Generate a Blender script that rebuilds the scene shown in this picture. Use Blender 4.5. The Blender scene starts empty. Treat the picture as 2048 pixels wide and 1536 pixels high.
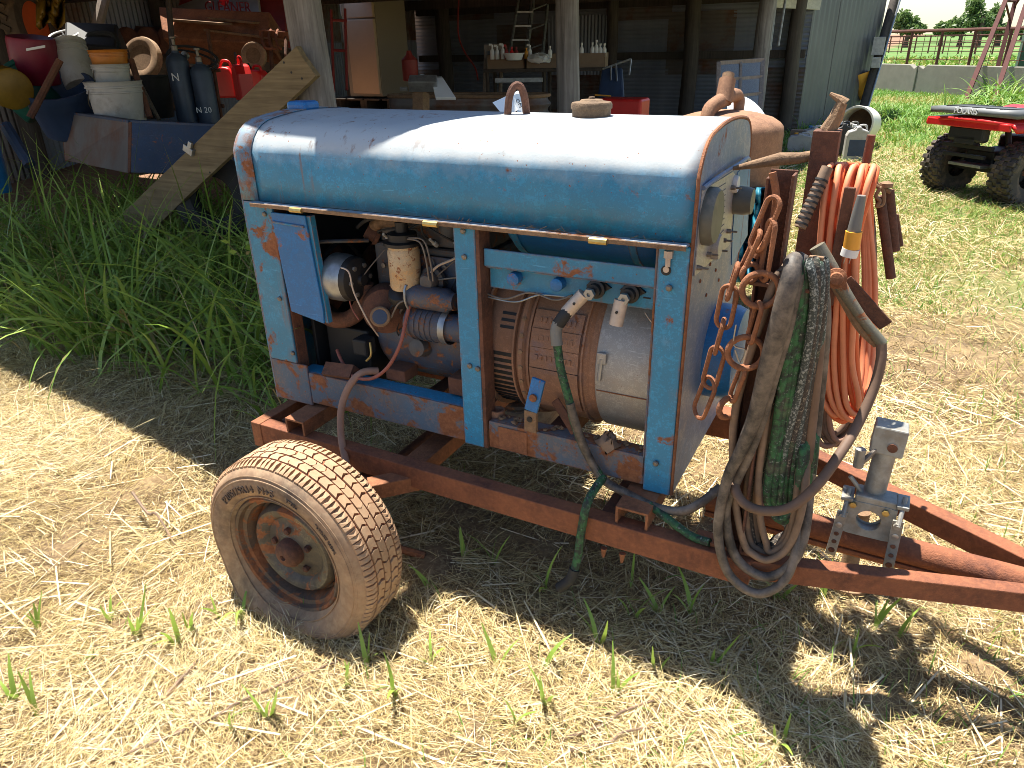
import bpy, bmesh, math, random
import numpy as np
from mathutils import Vector, Matrix
random.seed(7); rng = np.random.default_rng(7)
SC = bpy.context.scene
COL = SC.collection
# ------------------------------------------------------------------ camera
CAM = np.array([1.9149, -1.7314, 1.639]); F = 1438.32
YAW, PITCH, ROLL = 0.488767, 0.442585, -0.0232276
def _cam_rows():
    cy, sy = math.cos(YAW), math.sin(YAW)
    fwd = np.array([-sy*math.cos(PITCH), cy*math.cos(PITCH), -math.sin(PITCH)])
    right = np.array([cy, sy, 0.]); up = np.cross(right, fwd)
    r = math.cos(ROLL)*right + math.sin(ROLL)*up
    u = -math.sin(ROLL)*right + math.cos(ROLL)*up
    return np.array([r, u, fwd])
CR = _cam_rows()
cam = bpy.data.cameras.new('camera'); camo = bpy.data.objects.new('camera', cam); COL.objects.link(camo)
cam.sensor_width = 36; cam.lens = F/2048*36; cam.clip_start = 0.05; cam.clip_end = 4000
m = Matrix.Identity(4)
for i in range(3):
    m[i][0], m[i][1], m[i][2], m[i][3] = CR[0][i], CR[1][i], -CR[2][i], CAM[i]
camo.matrix_world = m
SC.camera = camo
# ------------------------------------------------------------------ light
SUN = Vector((0.28, -0.165, -1.0)).normalized()      # direction the light travels
EL = math.asin(-SUN.z); AZ = math.atan2(-SUN.x, -SUN.y)
w = bpy.data.worlds.new('World'); SC.world = w; w.use_nodes = True
nt = w.node_tree; nt.nodes.clear()
sky = nt.nodes.new('ShaderNodeTexSky'); sky.sky_type = 'NISHITA'; sky.sun_disc = False
sky.sun_elevation = EL; sky.sun_rotation = AZ; sky.air_density = 1.0; sky.dust_density = 0.3; sky.ozone_density = 1.0
bg = nt.nodes.new('ShaderNodeBackground'); bg.inputs[1].default_value = 0.068
wo = nt.nodes.new('ShaderNodeOutputWorld')
nt.links.new(sky.outputs[0], bg.inputs[0]); nt.links.new(bg.outputs[0], wo.inputs[0])
sl = bpy.data.lights.new('sun', 'SUN'); sl.energy = 5.0; sl.angle = math.radians(0.55); sl.color = (1.0, 0.95, 0.85)
so = bpy.data.objects.new('sun', sl); COL.objects.link(so)
so.rotation_euler = SUN.to_track_quat('-Z', 'Y').to_euler(); so.location = (-3, 8, 30)
vs = SC.view_settings; vs.view_transform = 'Standard'; vs.look = 'None'; vs.gamma = 1.0; vs.exposure = 1.42
vs.use_curve_mapping = False
SC.cycles.max_bounces = 8; SC.cycles.diffuse_bounces = 4; SC.cycles.glossy_bounces = 3
SC.cycles.use_denoising = True; SC.cycles.filter_width = 0.9

# ------------------------------------------------------------------ measuring helpers
def pix(X):
    q = CR @ (np.asarray(X, float)-CAM); return 1024+F*q[0]/q[2], 768-F*q[1]/q[2]
def ray(q): return CR.T @ np.array([(q[0]-1024)/F, -(q[1]-768)/F, 1.])
def at(px, py, d):                       # a sight line at a camera depth in metres
    return CAM + ray((px, py))*d
def on(px, py, ax, v):                   # a sight line cut by the plane ax = v
    d = ray((px, py)); i = 'xyz'.index(ax); return CAM + d*((v-CAM[i])/d[i])
def sstep(t):
    t = np.clip(t, 0, 1); return t*t*(3-2*t)
def H(x, y):                             # ground height: the shed floor lies higher at the back
    return 0.62*sstep((-np.asarray(x)-2.6)/5)*sstep((np.asarray(y)-2.5)/6)

# ------------------------------------------------------------------ mesh helpers
OFF = {}
def link(o, parent=None):
    COL.objects.link(o)
    if parent is not None: o.parent = parent
    return o
def tag(o, label=None, cat=None, group=None, kind=None):
    if label: o['label'] = label
    if cat: o['category'] = cat
    if group: o['group'] = group
    if kind: o['kind'] = kind
    return o
def thing(name, loc, label, cat, group=None):
    o = bpy.data.objects.new(name, None); COL.objects.link(o); o.location = loc; o.empty_display_size = 0.1
    OFF[o.name] = np.array(loc, float); tag(o, label, cat, group); return o
def obj(name, verts, faces, mat, parent=None, smooth=False, bevel=0, solid=0):
    """one mesh object; verts in world coordinates (in the root's frame when parented)"""
    v = np.asarray(verts, float).reshape(-1, 3)
    if parent is None:
        o0 = np.array([(v[:,0].min()+v[:,0].max())/2, (v[:,1].min()+v[:,1].max())/2, v[:,2].min()])
    else:
        o0 = OFF[parent.name]
    me = bpy.data.meshes.new(name); me.from_pydata((v-o0).tolist(), [], [list(f) for f in faces]); me.update()
    o = bpy.data.objects.new(name, me); link(o, parent)
    if parent is None: o.location = o0
    OFF[o.name] = o0
    if mat is not None: me.materials.append(mat)
    if smooth:
        me.polygons.foreach_set('use_smooth', [True]*len(me.polygons))
        md = o.modifiers.new('edges', 'EDGE_SPLIT'); md.split_angle = math.radians(42)
    if solid:
        md = o.modifiers.new('solid', 'SOLIDIFY'); md.thickness = solid; md.offset = 0
    if bevel:
        md = o.modifiers.new('bevel', 'BEVEL'); md.width = bevel; md.segments = 2; md.limit_method = 'ANGLE'
    return o
class MB:
    """collects pieces of ONE part"""
    def __init__(s): s.v = []; s.f = []
    def add(s, v, f):
        n = len(s.v); s.v += [tuple(map(float, p)) for p in v]; s.f += [tuple(i+n for i in q) for q in f]; return s
    def box(s, c, size, rz=0, ry=0, rx=0): return s.add(*boxg(c, size, rz, ry, rx))
    def tube(s, pts, r, n=8, **k): return s.add(*tubeg(pts, r, n, **k))
    def lathe(s, prof, c, axis='z', n=24, **k): return s.add(*latheg(prof, c, axis, n, **k))
    def build(s, name, mat, parent=None, **k): return obj(name, s.v, s.f, mat, parent, **k)
BF = [(0,1,3,2),(4,6,7,5),(0,4,5,1),(2,3,7,6),(0,2,6,4),(1,5,7,3)]
def rotm(rz=0, ry=0, rx=0):
    return np.array(Matrix.Rotation(rz,3,'Z') @ Matrix.Rotation(ry,3,'Y') @ Matrix.Rotation(rx,3,'X'))
def boxg(c, size, rz=0, ry=0, rx=0):
    R = rotm(rz, ry, rx); a, b, h = np.array(size)/2
    v = [R @ np.array((sx*a, sy*b, sz*h)) + np.array(c, float) for sx in (-1,1) for sy in (-1,1) for sz in (-1,1)]
    return v, BF
def ext(x0, x1, y0, y1, z0, z1): return ((x0+x1)/2,(y0+y1)/2,(z0+z1)/2), (abs(x1-x0),abs(y1-y0),abs(z1-z0))
def box(name, e, mat, parent=None, bevel=0.003, **k):
    c, s = ext(*e); v, f = boxg(c, s); return obj(name, v, f, mat, parent, bevel=bevel, **k)
def beamg(a, b, wdt, hgt, up=(0,0,1)):
    a = np.array(a, float); b = np.array(b, float); d = b-a; d /= np.linalg.norm(d)
    s = np.cross(d, up); s /= np.linalg.norm(s); u = np.cross(s, d)
    v = [p + s*sx*wdt/2 + u*sz*hgt/2 for p in (a, b) for sx in (-1,1) for sz in (-1,1)]
    return v, BF
def beam(name, a, b, wdt, hgt, mat, parent=None, bevel=0.003, up=(0,0,1), **k):
    return obj(name, *beamg(a, b, wdt, hgt, up), mat, parent, bevel=bevel, **k)
def smoothpts(pts, k=6, closed=False):
    P = np.array(pts, float); n = len(P); out = []
    rngi = range(n) if closed else range(n-1)
    for i in rngi:
        g = (lambda j: P[j % n]) if closed else (lambda j: P[min(max(j,0),n-1)])
        p0, p1, p2, p3 = g(i-1), g(i), g(i+1), g(i+2)
        for t in np.linspace(0, 1, k, endpoint=False):
            out.append(0.5*((2*p1)+(-p0+p2)*t+(2*p0-5*p1+4*p2-p3)*t*t+(-p0+3*p1-3*p2+p3)*t**3))
    if not closed: out.append(P[-1])
    return np.array(out)
def tubeg(pts, r, n=8, closed=False, smooth=0, flat=1.0, cap=True):
    P = smoothpts(pts, smooth, closed) if smooth else np.array(pts, float)
    m_ = len(P); rr = np.interp(np.linspace(0,1,m_), np.linspace(0,1,len(r)), r) if np.ndim(r) else np.full(m_, r)
    if closed: T = np.roll(P,-1,0)-np.roll(P,1,0)
    else: T = np.gradient(P, axis=0)
    T /= np.linalg.norm(T, axis=1)[:,None]+1e-12
    u = np.cross(T[0], (0,0,1.)); 
    if np.linalg.norm(u) < 1e-3: u = np.cross(T[0], (0,1.,0))
    u /= np.linalg.norm(u); v = []; 
    for i in range(m_):
        u = u - T[i]*np.dot(u, T[i]); u /= np.linalg.norm(u)+1e-12; w_ = np.cross(T[i], u)
        for k in range(n):
            a = 2*math.pi*k/n; v.append(P[i]+rr[i]*(math.cos(a)*u+math.sin(a)*w_*flat))
    f = []
    for i in range(m_ if closed else m_-1):
        j = (i+1) % m_
        for k in range(n):
            k2 = (k+1) % n; f.append((i*n+k, i*n+k2, j*n+k2, j*n+k))
    if not closed and cap: f.append(tuple(range(n))[::-1]); f.append(tuple((m_-1)*n+k for k in range(n)))
    return v, f
def tube(name, pts, r, mat, parent=None, n=8, **k):
    kk = {a: k.pop(a) for a in ('closed','smooth','flat','cap') if a in k}
    return obj(name, *tubeg(pts, r, n, **kk), mat, parent, smooth=True, **k)
AX = {'z': np.eye(3), 'x': np.array([[0,0,1],[1,0,0],[0,1,0.]]), 'y': np.array([[1,0,0],[0,0,1],[0,-1,0.]])}
def latheg(prof, c, axis='z', n=24, R=None, cap=True, a0=0, a1=2*math.pi):
    A = AX[axis] if R is None else R
    full = abs(a1-a0-2*math.pi) < 1e-6; nn = n if full else n+1
    v = []; f = []
    for (r, h) in prof:
        for k in range(nn):
            a = a0+(a1-a0)*k/n; v.append(A @ np.array((r*math.cos(a), r*math.sin(a), h)) + np.array(c, float))
    for i in range(len(prof)-1):
        for k in range(n):
            k2 = (k+1) % nn; f.append((i*nn+k, i*nn+k2, (i+1)*nn+k2, (i+1)*nn+k))
    if cap and full:
        if prof[0][0] > 1e-4: f.append(tuple(range(nn))[::-1])
        if prof[-1][0] > 1e-4: f.append(tuple((len(prof)-1)*nn+k for k in range(nn)))
    return v, f
def lathe(name, prof, c, mat, parent=None, axis='z', n=24, **k):
    kk = {a: k.pop(a) for a in ('R','cap','a0','a1') if a in k}
    return obj(name, *latheg(prof, c, axis, n, **kk), mat, parent, smooth=True, **k)
def prismg(poly, o, ux, uy, un, t):
    """polygon in a plane (o + a ux + b uy), thickened t along un"""
    o, ux, uy, un = [np.array(q, float) for q in (o, ux, uy, un)]
    n = len(poly); v = [o+a*ux+b*uy for a, b in poly] + [o+a*ux+b*uy+un*t for a, b in poly]
    f = [tuple(range(n))[::-1], tuple(range(n, 2*n))] + [(i, (i+1) % n, n+(i+1) % n, n+i) for i in range(n)]
    return v, f
def prism(name, poly, o, ux, uy, un, t, mat, parent=None, **k): return obj(name, *prismg(poly, o, ux, uy, un, t), mat, parent, **k)
def frame_of(axis):
    """orthonormal matrix whose third column is axis"""
    z = np.array(axis, float); z /= np.linalg.norm(z); h = np.array((0,0,1.)) if abs(z[2]) < .9 else np.array((1.,0,0))
    x = np.cross(h, z); x /= np.linalg.norm(x); return np.column_stack([x, np.cross(z, x), z])
def letters(name, text, o, ux, uy, size, mat, parent, depth=0.002, arc=None):
    """raised lettering as one mesh; ux, uy span the plane it lies on"""
    cu = bpy.data.curves.new('lettering_source', 'FONT'); cu.body = text; cu.size = size; cu.extrude = depth/2
    cu.align_x = 'CENTER'; cu.align_y = 'CENTER'; cu.resolution_u = 2
    t = bpy.data.objects.new('lettering_source', cu); COL.objects.link(t)
    dg = bpy.context.evaluated_depsgraph_get(); me = t.evaluated_get(dg).to_mesh()
    v = np.array([p.co[:] for p in me.vertices]).reshape(-1,3); f = [tuple(p.vertices) for p in me.polygons]
    t.evaluated_get(dg).to_mesh_clear(); bpy.data.objects.remove(t); bpy.data.curves.remove(cu)
    ux = np.array(ux, float); uy = np.array(uy, float); un = np.cross(ux, uy)
    if arc:                                        # bend round a circle of radius arc centred on o
        a = v[:,0]/arc; rr = arc+v[:,1]
        w_ = np.array(o) + (rr*np.sin(a))[:,None]*ux + (rr*np.cos(a))[:,None]*uy + v[:,2:3]*un
    else:
        w_ = np.array(o) + v[:,:1]*ux + v[:,1:2]*uy + v[:,2:3]*un
    return obj(name, w_, f, mat, parent)
def copy_tree(o, loc, rz=0, label=None):
    c = o.copy(); COL.objects.link(c); c.location = loc; c.rotation_euler[2] = rz; OFF[c.name] = np.array(loc, float)
    if label: c['label'] = label
    for ch in list(o.children):
        d = ch.copy(); COL.objects.link(d); d.parent = c
        for g in list(ch.children):
            e = g.copy(); COL.objects.link(e); e.parent = d
    return c
# ------------------------------------------------------------------ materials
class NT:
    def __init__(s, name):
        s.m = bpy.data.materials.new(name); s.m.use_nodes = True; s.t = s.m.node_tree; s.t.nodes.clear()
        s.out = s.n('ShaderNodeOutputMaterial'); s.b = s.n('ShaderNodeBsdfPrincipled'); s.l(s.b.outputs[0], s.out.inputs[0])
        s.tc = s.n('ShaderNodeTexCoord').outputs['Object']
    def n(s, t, **k):
        x = s.t.nodes.new(t)
        for a, b in k.items(): setattr(x, a, b)
        return x
    def l(s, a, b): s.t.links.new(a, b)
    def noise(s, scale, detail=6, rough=.6, vec=None, stretch=None, dist=0):
        x = s.n('ShaderNodeTexNoise'); x.inputs['Scale'].default_value = scale; x.inputs['Detail'].default_value = detail
        x.inputs['Roughness'].default_value = rough; x.inputs['Distortion'].default_value = dist
        v = vec or s.tc
        if stretch:
            mp = s.n('ShaderNodeMapping'); mp.inputs['Scale'].default_value = stretch; s.l(v, mp.inputs[0]); v = mp.outputs[0]
        s.l(v, x.inputs[0]); return x.outputs[0]
    def ramp(s, fac, a, b, ca=(0,0,0,1), cb=(1,1,1,1)):
        r = s.n('ShaderNodeValToRGB'); e = r.color_ramp.elements; e[0].position = a; e[1].position = b; e[0].color = ca; e[1].color = cb
        s.l(fac, r.inputs[0]); return r.outputs[0]
    def mix(s, fac, a, b):
        x = s.n('ShaderNodeMix'); x.data_type = 'RGBA'
        for v, i in ((fac,0),(a,6),(b,7)):
            if isinstance(v, (int, float)): x.inputs[i].default_value = v
            elif isinstance(v, tuple): x.inputs[i].default_value = (*v[:3], 1)
            else: s.l(v, x.inputs[i])
        return x.outputs[2]
    def math(s, op, a, b=0, clamp=False):
        x = s.n('ShaderNodeMath', operation=op); x.use_clamp = clamp
        for v, i in ((a,0),(b,1)):
            if isinstance(v, (int, float)): x.inputs[i].default_value = v
            else: s.l(v, x.inputs[i])
        return x.outputs[0]
    def bump(s, h, strength=.3, dist=.003):
        x = s.n('ShaderNodeBump'); x.inputs['Strength'].default_value = strength; x.inputs['Distance'].default_value = dist
        s.l(h, x.inputs['Height']); s.l(x.outputs[0], s.b.inputs['Normal'])
    def set(s, col=None, rough=None, metal=None, spec=None):
        for v, k in ((col,'Base Color'),(rough,'Roughness'),(metal,'Metallic'),(spec,'Specular IOR Level')):
            if v is None: continue
            if isinstance(v, (int, float)): s.b.inputs[k].default_value = v
            elif isinstance(v, tuple): s.b.inputs[k].default_value = (*v[:3], 1)
            else: s.l(v, s.b.inputs[k])
        return s.m
RUST = ((.16,.052,.02), (.33,.13,.055))
def worn(name, col, rust=.35, rscale=9, dust=0.0, dustcol=(.42,.33,.24), rough=.5, metal=0, var=.18, bump=.25, streak=.25, speck=0.1, edge=0.0, runs=0.0, dent=0.0, topdust=0.0, topcol=(.55,.53,.5), scl=1.0):
    """weathered paint: tone drift, vertical streaks, rust blotches and specks, settled dust on upward faces"""
    s = NT(name); c = np.array(col)
    n1 = s.noise(2.3*scl, 5, .6); dark = tuple(c*(1-var)); lite = tuple(np.clip(c*(1+var)+.012, 0, 1))
    base = s.mix(s.ramp(n1, .3, .7), dark, lite)
    if streak:
        st = s.noise(14*scl, 4, .6, stretch=(1, 1, .07)); base = s.mix(s.math('MULTIPLY', s.ramp(st, .5, .75), streak), base, tuple(np.clip(c*1.15+np.array((.03,.04,.02)), 0, 1)))
    if dust:
        d = s.noise(5*scl, 6, .65); base = s.mix(s.ramp(d, .62-dust*.5, .95-dust*.4), base, dustcol)
    mo = s.math('ADD', s.math('MULTIPLY', s.noise(38*scl, 6, .75), .6), s.math('MULTIPLY', s.noise(170*scl, 4, .7), .5))
    base = s.mix(s.math('MULTIPLY', s.ramp(mo, .50, .72), .34), base, tuple(np.clip(c*1.5+np.array((.06,.06,.05)), 0, 1))); base = s.mix(s.math('MULTIPLY', s.ramp(mo, .52, .36), .45), base, tuple(c*.45+np.array((.012,.010,.008))))
    sc_n = s.noise(7*scl, 3, .5, stretch=(1,1,14), dist=1.2); base = s.mix(s.math('MULTIPLY', s.ramp(sc_n, .69, .70), .35), base, tuple(np.clip(c*1.6+.08, 0, 1)))
    if topdust:
        g = s.n('ShaderNodeNewGeometry'); sp = s.n('ShaderNodeSeparateXYZ'); s.l(g.outputs['Normal'], sp.inputs[0])
        d2 = s.noise(20*scl, 5, .7); zz = s.math('ADD', sp.outputs[2], s.math('MULTIPLY', s.math('SUBTRACT', d2, .5), .35))
        base = s.mix(s.math('MULTIPLY', s.ramp(zz, .10, .50), topdust), base, topcol)
    rn = s.noise(rscale*scl, 8, .68, dist=.4); rb = s.noise(60*scl, 6, .7)
    rcol = s.mix(s.ramp(rb, .3, .7), RUST[0], RUST[1])
    t0 = .76-.42*rust
    msk = s.ramp(rn, t0, t0+.05)
    if speck:
        sn = s.noise(95*scl, 3, .5); msk = s.math('MAXIMUM', msk, s.ramp(sn, .78-.12*speck, .80-.1*speck))
    if edge:                                     # paint knocked off along the edges
        bv = s.n('ShaderNodeBevel'); bv.samples = 4; bv.inputs['Radius'].default_value = .009; gg = s.n('ShaderNodeNewGeometry')
        dp = s.n('ShaderNodeVectorMath', operation='DOT_PRODUCT'); s.l(bv.outputs[0], dp.inputs[0]); s.l(gg.outputs['Normal'], dp.inputs[1])
        en_ = s.noise(26*scl, 5, .7); em = s.math('SUBTRACT', 1.0, dp.outputs['Value']); em = s.math('MULTIPLY', em, s.math('MULTIPLY', s.ramp(en_, .40, .62), 9*edge), True)
        msk = s.math('MAXIMUM', msk, em)
    if runs:                                     # thin rust runs washed down the paint
        rv = s.noise(30*scl, 4, .6, stretch=(1, 1, .055)); rp = s.noise(3.2*scl, 3, .5)
        rm_ = s.math('MULTIPLY', s.ramp(rv, .60, .70), s.ramp(rp, .44, .62)); base = s.mix(s.math('MULTIPLY', rm_, runs), base, (.20,.10,.055))
    base = s.mix(msk, base, rcol)
    s.bump(s.math('ADD', s.noise(140*scl, 4, .6), s.math('MULTIPLY', msk, -.6)), bump, .0015)
    if dent:
        b2 = s.n('ShaderNodeBump'); b2.inputs['Strength'].default_value = dent; b2.inputs['Distance'].default_value = .03; s.l(s.noise(5, 2, .5), b2.inputs['Height']); s.l(b2.outputs[0], [x for x in s.t.nodes if x.bl_idname == 'ShaderNodeBump'][0].inputs['Normal'])
    r = s.math('MULTIPLY_ADD', msk, .4); s.t.nodes[-1].inputs[2].default_value = rough
    return s.set(base, s.math('MINIMUM', r, .95), metal)
def plain(name, col, rough=.6, metal=0, var=.15, scale=8, bump=.1, dust=0, dustcol=(.4,.32,.24), bscale=90):
    s = NT(name); c = np.array(col); n = s.noise(scale, 6, .65)
    b = s.mix(s.ramp(n, .28, .72), tuple(c*(1-var)), tuple(np.clip(c*(1+var), 0, 1)))
    if dust: b = s.mix(s.ramp(s.noise(scale*.7+1, 6, .7), .75-.5*dust, 1.05-.5*dust), b, dustcol)
    if bump: s.bump(s.noise(bscale, 4, .6), bump, .002)
    return s.set(b, rough, metal)
def rusty(name, a=(.12,.045,.022), b=(.36,.14,.06), rough=.85, dust=.3, scale=7, dustcol=(.44,.24,.13)):
    s = NT(name); n = s.noise(scale, 8, .7); n2 = s.noise(70, 5, .7)
    c = s.mix(s.ramp(n, .3, .72), a, b); c = s.mix(s.math('MULTIPLY', s.ramp(n2, .45, .75), .55), c, tuple(np.array(b)*1.25))
    if dust: c = s.mix(s.ramp(s.noise(3, 6, .7), .8-.5*dust, 1.1-.5*dust), c, dustcol)
    s.bump(s.math('ADD', n2, s.noise(220, 3, .6)), .7, .003); return s.set(c, rough)
def wood(name, a, b, axis=2, scale=5, rough=.85):
    s = NT(name); st = [9., 9., 9.]; st[axis] = .5
    n = s.noise(scale, 8, .65, stretch=tuple(st), dist=.6); n2 = s.noise(3, 4, .6)
    c = s.mix(s.ramp(n, .3, .7), a, b); c = s.mix(s.math('MULTIPLY', s.ramp(n2, .4, .75), .5), c, tuple(np.array(a)*.7))
    s.bump(n, .5, .006); return s.set(c, rough)
M = {}
M['blue'] = worn('faded_blue_paint', (.022,.245,.44), rust=.36, rscale=9, rough=.45, var=.28, streak=.45, speck=.5, edge=1.0, runs=.95, dent=.15, dust=.12, dustcol=(.20,.22,.24), topdust=0)
M['hood'] = worn('hood_blue_paint', (.020,.24,.43), rust=.33, rscale=6, rough=.4, var=.2, streak=.6, speck=.7, edge=.15, runs=.85, dent=.5, topdust=.92, topcol=(.46,.48,.48))
M['shell'] = worn('shell_blue_paint', (.035,.235,.39), rust=.5, rscale=8, rough=.5, var=.28, streak=.6, speck=.5, edge=1.0, runs=.8, dent=.2, dust=.3, dustcol=(.23,.25,.26), topdust=.7, topcol=(.30,.33,.36))
M['blue_deep'] = worn('clean_blue_paint', (.005,.16,.42), rust=.30, rscale=8, rough=.35, var=.14, streak=.15, speck=.2)
M['blue_rusty'] = worn('rust_eaten_blue_paint', (.055,.16,.27), edge=1.0, rust=.62, rscale=8, rough=.7, var=.35, streak=.15, speck=.9, dust=.85, dustcol=(.20,.135,.10), topdust=.3, topcol=(.2,.2,.2))
M['endpanel'] = worn('dusty_end_panel_paint', (.12,.2,.34), rust=.3, rscale=6, rough=.5, var=.3, dust=.55, dustcol=(.42,.36,.31), streak=.3, speck=.3)
M['faceplate'] = worn('dull_face_plate', (.50,.47,.43), rust=.2, rscale=12, rough=.4, metal=.1, var=.15, dust=.3, dustcol=(.42,.36,.3), speck=.3)
M['engine_blue'] = worn('oily_blue_engine_paint', (.02,.09,.19), rust=.5, rscale=8, rough=.42, var=.45, dust=.8, dustcol=(.13,.075,.045), speck=.6, scl=2.6, bump=.7)
M['engine_grey'] = worn('grimy_engine_iron', (.07,.09,.11), rust=.45, rscale=10, rough=.55, var=.45, dust=.7, dustcol=(.12,.075,.05), speck=.6, scl=2.6, bump=.7)
M['gen'] = worn('dusty_generator_case', (.33,.165,.095), rust=.35, rscale=5, rough=.85, var=.3, dust=.16, dustcol=(.07,.14,.25), speck=.6, streak=.05, scl=1.7, bump=.6)
M['band'] = worn('galvanised_cover_band', (.42,.40,.38), rust=.27, rscale=5, rough=.5, metal=.35, var=.12, dust=.35, dustcol=(.45,.32,.24), speck=.5, scl=1.6)
M['alu'] = plain('dull_aluminium', (.33,.34,.35), .38, .7, .35, 14, .15)
M['black'] = plain('grimy_black_metal', (.022,.02,.02), .5, .2, .4, 12, .2, dust=.25, dustcol=(.12,.07,.045))
M['dark'] = plain('dark_rubber', (.018,.018,.019), .7, 0, .3, 15, .2, dust=.2, dustcol=(.1,.075,.055))
M['filter'] = worn('white_filter_can', (.62,.50,.33), rust=.45, rscale=16, rough=.5, var=.1, speck=.9, dust=.62, dustcol=(.55,.24,.04), streak=.1, scl=2.2, bump=.4)
M['rust'] = rusty('red_dirt_rust'); M['rust_dark'] = rusty('dark_rust', (.045,.022,.016), (.19,.075,.04), dust=.15)
M['rust_bright'] = rusty('orange_rust', (.105,.036,.021), (.30,.105,.045), dust=.25, dustcol=(.34,.16,.085)); M['rust_tan'] = rusty('tan_rust', (.13,.075,.042), (.31,.19,.105), dust=.35, dustcol=(.36,.25,.15)); M['hopper'] = rusty('hopper_rust', (.13,.06,.035), (.36,.19,.105), dust=.4, dustcol=(.42,.28,.16), scale=4)
M['zinc_gold'] = plain('yellow_zinc_clip', (.48,.34,.12), .35, .7, .25, 30)
M['bolt'] = plain('weathered_bolt', (.22,.19,.16), .5, .6, .3, 60)
M['galv'] = plain('cast_zinc_jack', (.30,.30,.28), .55, .35, .4, 18, .3, dust=.55, dustcol=(.25,.20,.14))
M['copper'] = plain('tinned_lug', (.52,.42,.34), .5, .3, .2, 25, .2)
M['hose_red'] = plain('faded_red_hose', (.28,.085,.06), .6, 0, .25, 20, .1); M['hose_tan'] = plain('dusty_tan_hose', (.34,.19,.13), .75, 0, .2, 18, .2)
M['wire'] = plain('dirty_wire', (.16,.13,.11), .6, 0, .4, 30)
M['orange'] = plain('orange_rubber_hose', (.72,.15,.045), .55, 0, .18, 9, .1, dust=.12, dustcol=(.5,.25,.13)); M['orange_pale'] = plain('sun_bleached_orange_hose', (.78,.27,.13), .6, 0, .18, 9, .1, dust=.2, dustcol=(.55,.33,.22))
M['brown_hose'] = plain('mud_brown_hose', (.15,.09,.06), .7, 0, .3, 12, .2, dust=.4, dustcol=(.27,.16,.10))
M['cable'] = plain('worn_black_cable', (.045,.038,.033), .6, 0, .6, 20, .5, dust=.72, dustcol=(.24,.185,.14)); M['cable_tan'] = plain('dusty_cable', (.20,.13,.085), .75, 0, .3, 16, .3, dust=.5, dustcol=(.36,.22,.13))
def mossy():
    s = NT('green_flaking_cable'); n = s.noise(55, 5, .7); n2 = s.noise(9, 4, .6); n3 = s.noise(120, 3, .6)
    c = s.mix(s.ramp(n, .42, .6), (.022,.03,.024), (.034,.135,.048)); c = s.mix(s.ramp(n3, .60, .70), c, (.22,.26,.22)); c = s.mix(s.ramp(n2, .55, .75), c, (.13,.10,.075))
    s.bump(n, .8, .004); return s.set(c, .75)
M['moss'] = mossy()
M['yellow'] = plain('yellow_plastic', (.80,.36,.04), .4, 0, .08, 14); M['grey_plastic'] = plain('grey_plastic', (.17,.165,.15), .5, 0, .15, 14, dust=.3)
M['white_plastic'] = plain('white_plastic', (.74,.74,.72), .4, 0, .06, 9, .05, dust=.15, dustcol=(.5,.44,.36)); M['white_dirty'] = plain('dirty_white_bucket', (.44,.43,.41), .5, 0, .12, 6, .1, dust=.5, dustcol=(.22,.19,.15))
M['translucent'] = plain('milky_plastic', (.75,.72,.62), .45, 0, .1, 6, .05, dust=.3, dustcol=(.55,.4,.22))
M['tag'] = plain('paper_tag', (.85,.85,.84), .8, 0, .03, 9, 0); M['ink'] = plain('grey_ink', (.12,.12,.13), .8, 0, .1, 9, 0); M['ink_black'] = plain('black_paint', (.015,.015,.016), .6, 0, .1, 9, 0)
M['red'] = plain('red_plastic', (.62,.022,.02), .35, 0, .12, 6, .05, dust=.1); M['red_faded'] = plain('dull_red_paint', (.28,.035,.03), .55, 0, .25, 6, .1, dust=.3, dustcol=(.2,.11,.08)); M['magenta'] = plain('crimson_drum_paint', (.20,.008,.03), .45, 0, .2, 6)
M['green'] = plain('green_plastic', (.012,.10,.075), .45, 0, .2, 6, .05, dust=.3, dustcol=(.10,.12,.10)); M['green_dark'] = plain('dark_green_box', (.015,.055,.04), .5, 0, .2, 6)
M['yellow_drum'] = plain('oily_yellow_drum', (.22,.13,.012), .4, 0, .3, 5, .1, dust=.25, dustcol=(.1,.06,.02)); M['amber'] = plain('amber_bucket', (.50,.17,.02), .4, 0, .2, 6, .05, dust=.2, dustcol=(.2,.08,.02))
M['tub'] = plain('navy_tub', (.03,.055,.12), .5, 0, .25, 5, .1, dust=.2, dustcol=(.1,.09,.08)); M['blue_old'] = worn('old_blue_trailer_paint', (.02,.05,.12), rust=.38, rough=.55, var=.35, dust=.3, dustcol=(.1,.08,.07)); M['cyl'] = plain('steel_blue_cylinder', (.045,.065,.10), .45, .1, .25, 5, .1)
M['beige'] = plain('almond_enamel', (.50,.36,.24), .45, 0, .06, 4, .05); M['beige_side'] = plain('pebbled_side_enamel', (.30,.24,.18), .6, 0, .1, 60, .2)
M['cardboard'] = plain('brown_carton', (.26,.18,.12), .85, 0, .12, 8, .1)
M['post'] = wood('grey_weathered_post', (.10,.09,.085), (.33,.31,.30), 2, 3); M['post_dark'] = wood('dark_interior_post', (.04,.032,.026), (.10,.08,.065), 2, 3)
M['board'] = wood('weathered_brown_board', (.13,.09,.045), (.29,.215,.115), 0, 4); M['header'] = wood('pale_header_board', (.42,.40,.34), (.6,.58,.5), 0, 3); M['sash'] = wood('old_window_wood', (.20,.16,.13), (.36,.30,.25), 2, 4)
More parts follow.
